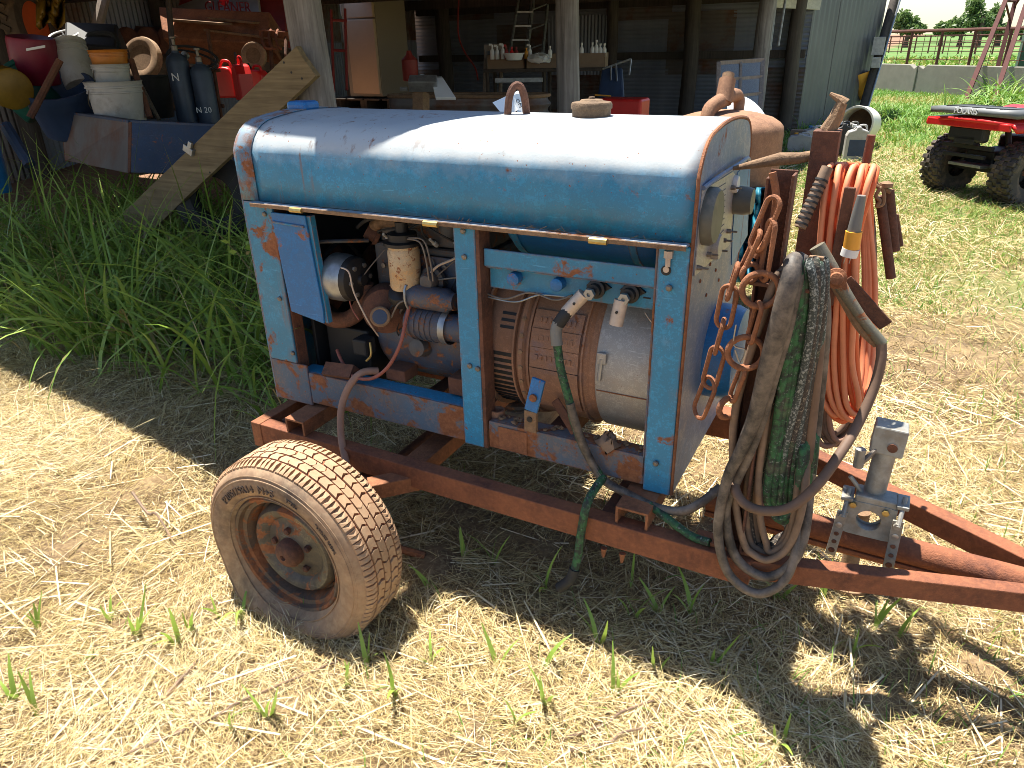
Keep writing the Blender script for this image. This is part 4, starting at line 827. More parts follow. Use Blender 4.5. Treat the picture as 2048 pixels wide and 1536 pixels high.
for k in range(6): hang('flaking_cable', [(1590+9*k,526),(1592+9*k,600),(1570+10*k,737),(1548+11*k,870),(1536+11*k,985)], 1560+7*k, 1035+12*(k % 2)-6*k, M['moss'], .0108, -.058+.008*k, -.08+.008*k, 1602+4*k, 3)
for k in range(5): hang('speckled_cable', [(1622+7*k,526),(1630+5*k,600),(1606+6*k,760),(1572+9*k,900),(1560+9*k,1000)], 1575+6*k, 1045+14*(k % 2), M['pale' if k % 2 == 0 else 'speck'], .0092, -.055+.01*k, -.06+.008*k, 1606+3*k, 3)
for k in range(2): hang('dusty_cable', [(1646+4*k,540),(1640+3*k,680),(1626+3*k,826),(1608+3*k,1003)], 1592+5*k, 1080-20*k, M['brown_hose'], .0098, -.01, -.04, 1612, 2)
b_ = [on(*p, 'y', -.125) for p in ((1618,512),(1648,515),(1640,552),(1612,556))]
obj('bearing_plate', b_+[q+np.array((.0,.012,0)) for q in b_], [(0,1,2,3),(7,6,5,4),(0,4,5,1),(1,5,6,2),(2,6,7,3),(3,7,4,0)], M['rust_tan'], BC, bevel=.002)
SHIFT = 0.0
# lead with clamp
M['clamp'] = worn('tarnished_clamp', (.17,.165,.12), rust=.5, rscale=20, rough=.55, metal=.2, var=.4, dust=.5, dustcol=(.26,.19,.13), scl=1.5)
LD = thing('ground_clamp', (1.86, .1, .5), 'grey-green welding ground clamp on a long brown lead swinging below the rack', 'clamp')
def bar(par, name, pts, r, mat, y, n=8, flat=1.0, closed=False): return tube(name, loop(pts, y), r, mat, par, n=n, smooth=5, flat=flat)
bar(LD, 'jaw', [(1634,492,.10),(1660,535,.10),(1690,585,.10),(1725,638,.10),(1765,688,.10)], [.019,.018,.014,.012,.013], M['clamp'], .1, n=10)
bar(LD, 'lower_jaw', [(1668,560,.12),(1690,600,.11),(1720,655,.11),(1755,688,.11)], [.016,.014,.011,.012], M['rust_tan'], .1)
beam('jaw_plate', on(1690, 560, 'y', .13), on(1772, 652, 'y', .13), .034, .005, M['rust_dark'], LD, up=(0,-1,0)); lathe('pivot_spring', [(.022,-.02),(.024,0),(.024,.02),(.016,.022),(.014,.035),(.006,.036)], on(1672, 556, 'y', .08), M['rust'], LD, R=frame_of((.1,-1,.2)), n=18)
bar(LD, 'lead', [(1762,685,.10),(1762,720,.09),(1748,775,.07),(1715,850,.02),(1675,915,-.06),(1630,975,-.12),(1580,1015,-.145),(1530,1022,-.15),(1490,1008,-.15),(1470,975,-.13),(1478,930,-.07),(1500,870,-.02),(1520,800,.02)], .0125, M['brown_hose'], 0, n=12)
# orange hose coil
OC = thing('orange_hose_coil', (1.84, .3, .6), 'bright orange rubber air hose coiled over the far rack post', 'hose coil')
for k in range(14):
    t = k/13; xo = 112*t; lo = random.uniform(-10, 12)
    strand(OC, 'hose_loop', [(1664+xo*.80,333,.29),(1648+xo*.86,372,.24),(1640+xo*.72,470,.23),(1634+xo*.7,600,.23),(1632+xo*.72,720,.24),(1645+xo*.66,800+lo,.25),(1675+xo*.45,836+lo-14*t,.27),(1712+xo*.2,800+lo,.30),(1724+xo*.2,700,.36),(1730+xo*.15,560,.38),(1726+xo*.1,430,.38),(1708+xo*.28,355,.35)], .0076, M['orange'] if k % 3 else M['orange_pale'], jit=4, dy=.018*(k % 3)-.018)
BH = thing('brown_hose_coil', (1.86, .36, .5), 'muddy brown hose coil hanging behind and below the orange hose', 'hose coil')
for k in range(7):
    xo = 7*k; lo = random.uniform(-14, 10)
    strand(BH, 'hose_loop', [(1700+xo*.4,348,.36),(1668+xo*.6,480,.34),(1640+xo*.8,640,.34),(1622+xo*.9,790,.34),(1630+xo*.8,860+lo,.33),(1655+xo*.5,884+lo,.33),(1690+xo*.4,858+lo,.35),(1718+xo*.4,770,.38),(1736+xo*.3,620,.40),(1738+xo*.2,470,.41),(1725+xo*.1,370,.40)], .0085, M['brown_hose'] if k % 3 else M['hose_tan'], jit=3, dy=.012*(k % 2))
# yellow plug on the orange hose end
PG = thing('yellow_cord_plug', (1.84, .2, 1.0), 'yellow and grey cord plug dangling in front of the orange hose', 'plug')
ax = [on(1716, 425, 'y', .165), on(1708, 462, 'y', .165), on(1702, 497, 'y', .165), on(1697, 512, 'y', .165), on(1693, 524, 'y', .165)]
tube('strain_relief', [ax[0]+(ax[0]-ax[1])*.9, ax[0], ax[1]], [.010, .0135, .016], M['grey_plastic'], PG, n=10); tube('plug_body', [ax[1]+(.0,-.001,0), ax[2]], .019, M['yellow'], PG, n=18); tube('plug_face', [ax[2], ax[3]], .020, M['white_plastic'], PG, n=18)
for s in (-1, 1): beam('prong', ax[3]+(s*.006,0,0), ax[4]+(s*.006,0,-.004), .006, .002, M['alu'], PG, up=(1,0,0))
# banded handle
BT = thing('banded_handle', (1.78, .24, 1.15), 'tan rod wrapped with black bands sticking out beside the orange hose', 'handle')
a, b = on(1655, 335, 'y', .22), on(1600, 455, 'y', .165); tube('grip', [a, b], .0145, M['cable_tan'], BT, n=14)
for k in range(9): t = .2+.09*k; p = a+(b-a)*t; q = p+(b-a)*.03; tube('band', [p, q], .0165, M['dark'], BT, n=14)
# pipes and hooks slung on the far side
for i, (p, q, lab) in enumerate((((1760,392),(1782,556),'longest of the dark steel pipes hung at the rack end'), ((1778,380),(1790,502),'middle dark steel pipe hung at the rack end'), ((1790,430),(1800,492),'shortest dark steel pipe stub hung at the rack end'))):
    v, f = tubeg([on(*p, 'y', .42+.03*i), on(*q, 'y', .42+.03*i)], .0125 if i < 2 else .009, 12); o = obj('steel_pipe', v, f, M['rust_dark'], None, smooth=True); tag(o, lab, 'pipe', 'pipes hung on the rack')
HK = thing('hook_bar', (1.88, .4, 1.28), 'small rusty bar with loops at the tip of the cable rack', 'hook')
tube('bar', [on(1725, 360, 'y', .40), on(1782, 384, 'y', .40)], .006, M['rust_tan'], HK); tube('bar', [on(1738, 352, 'y', .41), on(1760, 372, 'y', .40)], .005, M['rust_tan'], HK)
tube('loop', [on(1762, 376, 'y', .39), on(1752, 392, 'y', .385), on(1760, 402, 'y', .385), on(1753, 412, 'y', .385), on(1766, 408, 'y', .39), on(1768, 388, 'y', .39)], .005, M['rust_tan'], HK, smooth=4, closed=True); lathe('cap', [(.016,0),(.016,.01),(.008,.014),(0,.014)], on(1772, 374, 'y', .40), M['rust_tan'], HK, n=14)
SHIFT = -.09
# chain ---------------------------------------------------------------
CH = thing('tow_chain', (1.66, -.05, .75), 'rusty heavy chain of open links and rings draped over the rack post', 'chain')
def link_(c0, c1, wid, r, mat, y, tw, name='chain_link'):
    """an oval link with its long axis from c0 to c1 (pixels), turned tw about that axis"""
    a, b = on(*c0, 'y', y+out(c0[1])), on(*c1, 'y', y+out(c1[1])); d = (b-a); L = np.linalg.norm(d); d /= L; s = np.cross(d, (0,1,0)); s /= np.linalg.norm(s); s = s*math.cos(tw)+np.cross(d, s)*math.sin(tw)
    h = wid/2; pts = []
    for k in range(9): an = math.pi*k/8; pts.append(b-d*h+s*h*math.cos(an)+d*h*math.sin(an))
    for k in range(9): an = math.pi*k/8; pts.append(a+d*h-s*h*math.cos(an)-d*h*math.sin(an))
    return tube(name, pts, r, mat, CH, closed=True, n=8)
RB = M['rust']
for c0, c1, wd, tw in (((1552,395),(1508,500),.034,.5), ((1520,462),(1480,548),.030,1.2), ((1476,528),(1454,598),.032,1.35), ((1462,572),(1444,655),.036,.2), ((1448,640),(1430,705),.032,1.4), ((1438,695),(1416,775),.036,.25), ((1424,758),(1394,832),.048,.75)): link_(c0, c1, wd, .0056, RB, -.055, tw)
def ring(cx, cy, rad, r, y, tilt=.2):
    c = on(cx, cy, 'y', y+out(cy)); pts = [c+rad*np.array((math.cos(a)*math.cos(tilt), math.cos(a)*math.sin(tilt), math.sin(a))) for a in np.linspace(0, 6.283, 28, endpoint=False)]; tube('ring', pts, r, RB, CH, closed=True, n=9)
ring(1521, 580, .038, .0072, -.075); ring(1491, 706, .039, .0072, -.085); ring(1456, 815, .026, .0078, -.085, .9)
link_((1520,606),(1498,684),.030,.0056,RB,-.08,1.0); link_((1488,735),(1462,800),.030,.0056,RB,-.085,1.0); link_((1545,440),(1526,560),.030,.0056,RB,-.06,.9); ring(1500, 546, .020, .006, -.06, .8)
tube('tie_wire', loop([(1472,650),(1468,690),(1490,700),(1480,725),(1470,700)], -.09), .0022, M['alu'], CH, smooth=5, n=5); tube('hook_tail', loop([(1545,345),(1552,400),(1538,470),(1510,515)], -.03), .008, RB, CH, smooth=5)
SHIFT = 0.0
# welding lead off the positive stud ------------------------------------
LE = thing('stud_lead', (1.2, -.06, .5), 'green-flaking welding lead hanging from the positive stud down over the beam', 'cable')
tube('boot', loop([(1139,619,-.03),(1128,632,-.04),(1117,648,-.045)], 0), .0175, M['dark'], LE, n=12, smooth=4); tube('taped_elbow', loop([(1117,645,-.045),(1112,662,-.05),(1114,690,-.055)], 0), .0165, M['grey_plastic'], LE, n=12, smooth=4)
tube('flaking_cable', loop([(1114,685,-.055),(1122,740,-.05),(1138,800,-.045),(1150,850,-.04),(1172,905,-.03),(1205,958,-.03)], 0), .0120, M['moss'], LE, n=12, smooth=6)
tube('worn_cable', loop([(1140,806,-.047),(1152,850,-.0425),(1173,905,-.0325),(1206,958,-.03),(1250,985,-.04),(1310,1014,-.06),(1365,1022,-.06),(1405,1003,-.03),(1440,975,.02)], 0), .0128, M['cable'], LE, n=12, smooth=6)
tube('flaking_cable', loop([(1207,955,-.03),(1185,985,-.10),(1172,1015,-.135),(1163,1060,-.14),(1156,1110,-.145),(1148,1142,-.155)], 0), .0125, M['moss'], LE, n=12, smooth=6); tube('lead_end', loop([(1149,1138,-.155),(1140,1160,-.165),(1118,1176,-.175)], 0), .0165, M['dark'], LE, n=10, smooth=4)
tube('flaking_cable', loop([(1300,1010,-.06),(1345,1045,-.09),(1385,1073,-.10),(1420,1085,-.11)], 0), .0118, M['moss'], LE, n=10, smooth=6)
RG = thing('oily_rag', (1.28, .03, .56), 'small dirty rag wadded on the lower rail of the welder', 'rag')
v, f = latheg([(0,0),(.03,.004),(.034,.02),(.02,.035),(.008,.05),(0,.052)], on(1215, 885, 'y', .02)+(0,0,-.02), n=14); v = np.array(v); v += np.random.default_rng(4).normal(0, .006, v.shape); obj('cloth', v, f, M['cable_tan'], RG, smooth=True)
# ------------------------------------------------------------------ things in and round the shed
CP = math.cos(PITCH)
def upright(px, py, top, d): 
    b = at(px, py, d); return b, (py-top)*d/F/CP
def mpx(w_, d): return w_*d/F
def quad_plate(name, q, t, mat, parent, **k):
    q = [np.array(p, float) for p in q]; n = np.cross(q[1]-q[0], q[3]-q[0]); n /= np.linalg.norm(n)
    return obj(name, q+[p+n*t for p in q], [(0,1,2,3)[::-1],(4,5,6,7),(0,1,5,4),(1,2,6,5),(2,3,7,6),(3,0,4,7)], mat, parent, **k)
def turned(name, prof, px, py, top, wpx, d, mat, parent=None, n=28, tilt=None, label=None, cat=None, **k):
    """turned body: prof is (radius share, height share)"""
    b, h = upright(px, py, top, d); r = mpx(wpx, d)/2
    R = frame_of(tilt) if tilt is not None else None
    return lathe(name, [(r*a, h*t) for a, t in prof], b, mat, parent, n=n, R=R, **k)
BUCKET = [(.84,0),(.86,.02),(.93,.72),(.97,.73),(.97,.76),(.945,.77),(.95,.84),(1.0,.85),(1.0,.88),(.97,.90),(1.0,.98),(1.03,1.0),(.98,1.0),(.93,.95),(.84,.06),(0,.05)]
# weathered brace board nailed to the corner post
BB = thing('brace_board', (-2.3, 1.9, 0), 'weathered brown plank leaning diagonally against the grey corner post', 'plank')
def bq(px, py, y=1.90): return on(px, py, 'y', y)
pts = [bq(165,503), bq(592,92), bq(603,112), bq(632,152), bq(372,395), bq(225,540)]
o0 = pts[0]; v = pts+[p+np.array((.0,.045,0)) for p in pts]; n = len(pts)
obj('plank', v, [tuple(range(n)), tuple(range(n, 2*n))[::-1]]+[(i, n+i, n+(i+1) % n, (i+1) % n) for i in range(n)], M['board'], BB, bevel=.003)
q = bq(378,300,1.885); mbk = MB(); mbk.box(q, (.09,.03,.05), ry=.5); mbk.box(q+(.03,-.006,.035), (.035,.02,.05), ry=.5); mbk.build('torn_bracket', M['alu'], BB, bevel=.004)
for px, py in ((568,125),(583,145),(604,157),(420,345)): lathe('nail_hole', [(.007,0),(.007,.002),(0,.002)], bq(px, py)+(0,-.001,0), M['ink_black'], BB, R=frame_of((0,-1,0)), n=8)
# blue utility trailer full of junk
UT = thing('utility_trailer', (-3.4, 2.6, .2), 'low dark-blue steel utility trailer loaded with tubs in the weeds', 'trailer')
A_, B_, C_, D_ = at(128,226,6.9), at(264,246,5.9), at(600,262,6.1), at(420,226,8.2)
a_, b_, c_, d__ = at(138,322,6.9), at(262,347,5.9), at(600,352,6.1), at(420,300,8.2)
quad_plate('end_gate', [a_, b_, B_, A_], .03, M['tin_rust'], UT, bevel=.004); quad_plate('side_panel', [b_, c_, C_, B_], .03, M['blue_old'], UT, bevel=.004); quad_plate('bed', [a_, b_, c_, d__], .02, M['rust_dark'], UT); quad_plate('side_panel', [a_, d__, D_, A_], .03, M['blue_old'], UT, bevel=.004)
for p, q in ((A_, B_), (B_, C_), (A_, D_)): beam('top_rail', p, q, .06, .05, M['blue_old'], UT)
for p, q in ((a_, A_), (b_, B_)): beam('corner_angle', p, q, .05, .05, M['rust_dark'], UT, up=(1,0,0))
tw = thing('loose_tyre', at(430, 400, 5.4)-(0,0,.1), 'old black tyre half hidden in weeds under the blue trailer', 'tyre')
lathe('carcass', [(.16,-.08),(.25,-.09),(.30,-.06),(.31,0),(.30,.06),(.25,.09),(.16,.08),(.15,0)], at(432, 395, 5.4), M['dark'], tw, R=frame_of((.5,-1,.1)), n=36, cap=False)
tb = thing('navy_tub', at(140, 240, 6.6), 'dark navy plastic tub lying in the blue trailer bed', 'tub'); turned('shell', [(.7,0),(.8,.05),(.95,.8),(1,.85),(1,1),(.94,1),(.75,.1),(0,.1)], 150, 262, 178, 130, 7.0, M['tub'], tb, tilt=(.25,-.3,1))
gt = thing('green_tub', at(60, 200, 6.0), 'dark green plastic tub tipped on its side left of the white bucket', 'tub'); turned('shell', [(.75,0),(.82,.04),(.98,.9),(1.05,.92),(1.05,1),(.97,1),(.76,.08),(0,.08)], 92, 222, 142, 104, 7.0, M['green'], gt, tilt=(-.46,-.30,.84))
def bucket(px, py, top, w_, d, mat, label, tilt=None, bail=True, mark=None):
    b = thing('pail', at(px, py, d), label, 'bucket', 'pails piled in the blue trailer'); turned('shell', BUCKET, px, py, top, w_, d, mat, b, tilt=tilt)
    base, h = upright(px, py, top, d); r = mpx(w_, d)/2
    ax = np.array(tilt if tilt is not None else (0,0,1.)); ax /= np.linalg.norm(ax); Rm = frame_of(ax)
    if bail: tube('bail', [base+Rm @ np.array((r*1.03*math.cos(a), -r*1.03*abs(math.sin(a))*.55-r*.5*math.sin(a)**2, h*(.82-.55*math.sin(a)))) for a in np.linspace(0, math.pi, 11)], .004, M['bolt'], b, n=5)
    if mark:
        for (a0, t0, wa, ht) in mark:
            vv = [base+Rm @ np.array((r*(.955)*math.cos(a), r*(.955)*math.sin(a), h*t)) for t in (t0, t0+ht) for a in np.linspace(a0, a0+wa, 6)]
            obj('paint_smear', vv, [(i, i+1, 7+i, 6+i) for i in range(5)], M['ink_black'], b)
    return b
bucket(165, 172, 96, 72, 7.0, M['white_dirty'], 'dirty white pail tilted left with black smears near the green tub', tilt=(-.45,.15,.88), mark=[(-1.9,.25,.8,.18),(-1.2,.12,.7,.1),(-2.2,.5,.6,.1)], bail=False)
bucket(245, 246, 176, 104, 6.6, M['white_dirty'], 'wide white pail at the bottom of the pail stack')
bucket(233, 186, 138, 70, 6.6, M['white_dirty'], 'white pail in the middle of the pail stack')
bucket(226, 148, 108, 72, 6.6, M['amber'], 'amber-stained pail on top of the pail stack', bail=False)
yd = thing('yellow_drum', at(15, 165, 6.6), 'oily yellow drum lying on its side at the edge of the junk pile', 'drum'); turned('shell', [(.9,0),(1,.02),(.98,.3),(1.02,.33),(.98,.36),(.98,.64),(1.02,.67),(.98,.7),(1,.98),(.9,1)], -14, 165, 75, 75, 6.6, M['yellow_drum'], yd, tilt=(.9,-.2,-.1))
rd = thing('crimson_drum', at(80, 130, 6.9), 'crimson plastic drum behind the green tub', 'drum'); turned('shell', [(.95,0),(1,.03),(1,.9),(.95,.97),(.6,1),(0,1)], 78, 165, 88, 85, 6.9, M['magenta'], rd, tilt=(.15,0,1)); quad_plate('lid_stripe', [at(52,97,6.55), at(90,90,6.55), at(90,95,6.55), at(52,102,6.55)], .004, M['tag'], rd)
# riding mower: wheel, seat, fender
rm = thing('riding_mower', at(180, 150, 7.6), 'black riding mower with thin white steering wheel among the buckets', 'mower')
sc_ = at(128, 70, 7.3); R_s = frame_of((.12,-.30,.95)); tube('steering_wheel', [sc_+R_s @ np.array((.14*math.cos(a), .14*math.sin(a), 0)) for a in np.linspace(0, 6.283, 28, endpoint=False)], .012, M['white_plastic'], rm, closed=True)
for a in (0, 2.1, 4.2): tube('wheel_spoke', [sc_, sc_+R_s @ np.array((.14*math.cos(a), .14*math.sin(a), 0))], .008, M['dark'], rm)
tube('steering_column', [sc_, sc_-R_s[:,2]*.5], .02, M['dark'], rm); tube('seat_back', [at(172,100,7.3), at(178,72,7.3), at(205,66,7.3), at(228,72,7.3), at(238,100,7.3)], .03, M['dark'], rm, smooth=5)
quad_plate('seat', [at(172,110,7.3), at(238,112,7.3), at(232,74,7.45), at(180,72,7.45)], .05, M['dark'], rm, bevel=.01); quad_plate('body', [at(160,150,7.5), at(262,158,7.5), at(262,108,7.7), at(160,104,7.7)], .35, M['ink_black'], rm, bevel=.03); quad_plate('warning_label', [at(196,98,7.27), at(214,100,7.27), at(214,80,7.33), at(197,78,7.33)], .003, M['cardboard'], rm)
# tractor tyre with orange rim
def big_tyre(name, px, py, wpx, d, axis, rim, label, mat='old_tyre', ribs=0):
    t = thing(name, at(px, py, d)-(0,0,.5), label, 'tyre'); r = mpx(wpx, d)/2; c = at(px, py, d); R = frame_of(axis)
    lathe('carcass', [(.58*r,-.16*r),(.8*r,-.22*r),(.95*r,-.19*r),(r,-.08*r),(r,.08*r),(.95*r,.19*r),(.8*r,.22*r),(.58*r,.16*r)], c, M[mat], t, R=R, n=40, cap=False); lathe('rim', [(.60*r,.14*r),(.57*r,.06*r),(.3*r,.0),(.28*r,.05*r),(0,.05*r)], c, M[rim], t, R=R, n=32)
    for k in range(ribs): a = k*2*math.pi/ribs; u, w_ = R[:,0], R[:,1]; p = c+(u*math.cos(a)+w_*math.sin(a))*r; beam('lug', p-R[:,2]*.18*r, p+R[:,2]*.02*r+np.cross(R[:,2], p-c)*.12, .05, .06, M[mat], t)
    return t
big_tyre('tractor_tyre', 62, 52, 150, 9.0, (.87,.49,.05), 'orange_rim', 'tall tractor tyre with orange rim at the shed corner', ribs=24)
big_tyre('implement_tyre', 285, 118, 84, 8.2, (.25,-.9,.35), 'rust_tan', 'sunlit tan tyre standing behind the pail stack', mat='tyre_side'); big_tyre('implement_tyre', 508, 112, 52, 9.5, (.4,-.9,.2), 'rust_tan', 'smaller tan tyre beside the red gas cans', mat='tyre_side')
# yellowed sheet hanging over the tractor tyre
yt = thing('yellow_sheet', at(100, 50, 8.4), 'yellow crumpled sheet hanging above the orange tractor rim', 'sheet'); g_ = []; r5 = np.random.default_rng(15)
for i in range(9):
    for j in range(8): g_.append(at(72+58*i/8, -20+72*j/7+8*math.sin(i*1.3), 8.35+.10*math.sin(i*1.7+j*.6)+.03*r5.normal()))
obj('sheet_cloth', g_, [(i*8+j, (i+1)*8+j, (i+1)*8+j+1, i*8+j+1) for i in range(8) for j in range(7)], M['yellow_drum'], yt, smooth=True, solid=.006)
# gas cylinders
for px, w_, top, lab, txt in ((382, 42, 130, 'dark blue gas cylinder with N mark, nearer the pails', 'N'), (424, 40, 148, 'grey-blue gas cylinder with white lettering, nearer the gas cans', 'N 20')):
    g = thing('gas_cylinder', at(px, 240, 7.2), lab, 'cylinder', 'gas cylinders'); b, h = upright(px, 262, top, 7.2); r = mpx(w_, 7.2)/2
    lathe('bottle', [(r*.95,0),(r,.02),(r,h*.86),(r*.8,h*.93),(r*.35,h*.97),(r*.3,h)], b, M['cyl'], g, n=24); lathe('valve', [(.03,h),(.03,h+.04),(.015,h+.05),(.015,h+.1),(.03,h+.105),(.03,h+.12),(0,h+.12)], b, M['bolt'], g, n=10)
    u = np.array((CR[0][0], CR[0][1], 0)); u /= np.linalg.norm(u); un = np.cross(u, (0,0,1)); letters('cylinder_mark', txt, b+un*(r+.003)+np.array((0,0,h*(.68 if txt == 'N' else .32))), u, (0,0,1), .10 if txt == 'N' else .075, M['tag'], g, depth=.004)
ct_ = thing('cylinder_cart', at(350, 240, 7.5), 'thin dark steel cart with hose hoop around the gas cylinders', 'cart')
for p, q in (((362,250),(340,110)), ((445,250),(415,60)), ((362,150),(440,140)), ((362,210),(448,212))): tube('cart_bar', [at(*p, 7.3), at(*q, 7.3)], .018, M['rust_dark'], ct_)
tube('hose_hoop', [at(px, py, 7.05) for px, py in ((335,105),(345,120),(385,138),(420,132),(435,118),(410,100),(360,92))], .012, M['dark'], ct_, closed=True, smooth=5); tube('hose_hoop', [at(px, py, 7.0) for px, py in ((338,112),(372,140),(418,140),(432,126),(400,108),(352,100))], .010, M['dark'], ct_, closed=True, smooth=5); lathe('gauge', [(.04,0),(.04,.03),(0,.03)], at(372,112,7.0), M['alu'], ct_, R=frame_of((.2,-1,.2)), n=16)
# scrap pipes and a bin filling the gaps of the pile
for i, (p, q, d0, rr, mt, lab) in enumerate((((60,235),(120,120),6.3,.03,'rust_dark','dark scrap pipe standing between green tub and tilted pail'), ((300,235),(262,120),6.6,.028,'rust_dark','slanted scrap bar just right of the pail stack'), ((318,240),(250,108),6.9,.02,'bolt','thin grey rod leaning behind the pail stack'), ((345,100),(335,-20),8.8,.035,'post_dark','dark upright pole left of the gas cylinders'), ((190,70),(215,-30),9.2,.07,'sash','weathered leaning timber above the riding mower'), ((10,250),(60,330),6.2,.05,'blue_old','blue drawbar at the edge under the green tub'))):
    v, f = tubeg([at(*p, d0), at(*q, d0)], rr, 8); o = obj('scrap_bar', v, f, M[mt], None, smooth=True); tag(o, lab, 'bar', 'scrap bars in the pile')
bn = thing('black_bin', at(310, 190, 7.6), 'black plastic bin between pail stack and gas cylinders', 'bin'); turned('bin_wall', [(.8,0),(.85,.03),(1,.95),(1.05,.96),(1.05,1),(.95,1),(.8,.1),(0,.1)], 318, 235, 165, 70, 7.4, M['dark'], bn)
bb2 = thing('blue_bin', at(15, 300, 6.4), 'bright blue bin at the very edge of the junk pile', 'bin'); turned('bin_wall', [(.85,0),(.9,.03),(1,.95),(1.05,.96),(1.05,1),(.95,1),(.8,.1),(0,.1)], -5, 385, 262, 60, 6.2, M['blue_deep'], bb2)
# red gas cans
def gascan(px, py, top, w_, d, lab, rz):
    g = thing('gas_can', at(px, py, d), lab, 'gas can', 'red gas cans'); b, h = upright(px, py, top, d); wd = mpx(w_, d)
    u = np.array((math.cos(rz), math.sin(rz), 0)); n_ = np.array((-u[1], u[0], 0))
    v, f = prismg([(-.5,0),(.5,0),(.5,.62),(.3,.82),(-.1,.86),(-.42,.78),(-.5,.6)], b-n_*wd*.35, u*wd, (0,0,h), n_, wd*.7); obj('can', v, f, M['red'], g, bevel=.02)
    tube('handle', [b+u*wd*.3+(0,0,h*.78), b+u*wd*.2+(0,0,h*.98), b-u*wd*.15+(0,0,h*1.0), b-u*wd*.3+(0,0,h*.8)], .016, M['red'], g, smooth=4); tube('spout', [b-u*wd*.38+(0,0,h*.78), b-u*wd*.55+(0,0,h*1.12)], [.022,.012], M['ink_black'], g)
gascan(462, 195, 135, 40, 8.6, 'red plastic gas can, the one nearer the gas cylinders', .3); gascan(492, 200, 130, 42, 8.4, 'red plastic gas can with black spout, nearer the brace plank', -.5); gascan(520, 178, 140, 36, 9.0, 'red gas can half hidden behind the brace plank', .1)
M['panel_grey'] = plain('silver_panel', (.42,.42,.42), .5, 0, .12, 4, .05, dust=.2, dustcol=(.2,.15,.12))
# combine harvester parked along the back
CB = thing('combine_harvester', at(430, 120, 11.2), 'rusty red combine harvester with grey lettered panel in the dark shed', 'combine')
def cq(px, py, d=11.0): return at(px, py, d)
quad_plate('body_side', [cq(300,120,11.6), cq(585,130,11.0), cq(585,-60,11.0), cq(300,-60,11.6)], .2, M['red_faded'], CB); sg = quad_plate('name_panel', [cq(325,28,11.3), cq(520,34,10.7), cq(512,-40,10.9), cq(320,-40,11.5)], -.06, M['panel_grey'], CB, bevel=.01)
u = cq(520,34,10.7)-cq(325,28,11.3); u /= np.linalg.norm(u); un = np.cross(u, (0,0,1.)); un /= np.linalg.norm(un); up_ = np.cross(un, u)*-1; up_ = up_ if up_[2] > 0 else -up_; un = np.cross(u, up_)
letters('panel_name', 'GLEANER', cq(455,15,10.62), u, up_, .20, M['red_faded'], CB, depth=.01); letters('panel_name', 'BALDWIN OKLA.', cq(458,26,10.60), u, up_, .08, M['red_faded'], CB, depth=.01); lathe('panel_emblem', [(.09,0),(.09,.012),(0,.012)], cq(448,-2,10.65), M['red'], CB, R=frame_of(un), n=20)
for k, (p, q) in enumerate((((340,55),(580,72)), ((395,45),(560,68)), ((400,34),(520,46)), ((352,40),(450,48)), ((420,60),(585,80)))): beam('grain_pan_edge', cq(*p, 10.3-.1*k), cq(*q, 9.9-.1*k), .25, .03, M['rust_tan'], CB)
quad_plate('feeder_house', [cq(370,128,10.4), cq(575,140,10.0), cq(575,78,10.2), cq(360,66,10.6)], .5, M['rust'], CB, bevel=.02); quad_plate('belt_guard', [cq(240,110,10.8), cq(330,120,10.6), cq(330,62,10.7), cq(240,58,10.9)], .1, M['rust_dark'], CB, bevel=.02)
for px in (258, 300, 340): lathe('pulley', [(.16,0),(.18,.01),(.15,.03),(.18,.05),(.16,.06),(.05,.06),(0,.06)], cq(px, 82, 10.4), M['rust_dark'], CB, R=frame_of((.3,-.9,.1)), n=24)
for px, py, d in ((300,165,10.8),(560,170,10.2)): lathe('drive_wheel', [(.2,-.15),(.45,-.2),(.5,-.1),(.5,.1),(.45,.2),(.2,.15),(.18,.05),(0,.05)], at(px, py, d), M['old_tyre'], CB, R=frame_of((.3,-.9,0)), n=32)
tl = thing('tine_cultivator', at(548, 120, 9.2), 'rusty orange tine frame hanging beside the corner post', 'cultivator')
for k in range(3): tube('tine', [at(528+14*k, 60, 9.2), at(524+14*k, 75, 9.1), at(530+14*k, 95, 9.0), at(544+10*k, 98, 9.0)], .018, M['rust_bright'], tl, smooth=4)
beam('tool_bar', at(520, 66, 9.2), at(585, 72, 9.2), .08, .08, M['rust_bright'], tl); tube('upright_bar', [at(540, 62, 9.2), at(545, 160, 9.1)], .025, M['rust_dark'], tl); tube('upright_bar', [at(572, 64, 9.2), at(572, 170, 9.1)], .025, M['rust_dark'], tl)
pf = thing('pipe_rack', at(676, 150, 10.5), 'dark red pipe frame standing left of the refrigerator', 'frame')
for p, q in (((662,20),(668,185)), ((690,18),(694,180)), ((662,40),(694,42)), ((664,100),(694,102))): tube('frame_bar', [at(*p, 10.4), at(*q, 10.4)], .02, M['red_faded'], pf)
# refrigerator
FR = thing('refrigerator', at(740, 196, 13.0), 'almond two-door refrigerator in the shed', 'refrigerator')
bl, br_, bs = at(706,181,13.2), at(766,197,12.9), at(822,180,13.6); 
for p in (bl, br_, bs): p[2] = br_[2]
zt = br_[2]+1.86; zm = br_[2]+1.29
def vplate(name, a, b, z0, z1, t, mat, par, **k):
    a = np.array((a[0], a[1], z0)); b = np.array((b[0], b[1], z0)); return quad_plate(name, [a, b, b+(0,0,z1-z0), a+(0,0,z1-z0)], t, mat, par, **k)
vplate('cabinet', br_, bs, br_[2]+.03, zt, -.72, M['beige_side'], FR, bevel=.01)
nrm = np.array((-(br_-bl)[1], (br_-bl)[0], 0)); nrm /= np.linalg.norm(nrm); 
fo = -nrm*.0 if np.dot(nrm, CAM-bl) < 0 else nrm*0
s_ = 1 if np.dot(nrm, CAM-bl) > 0 else -1
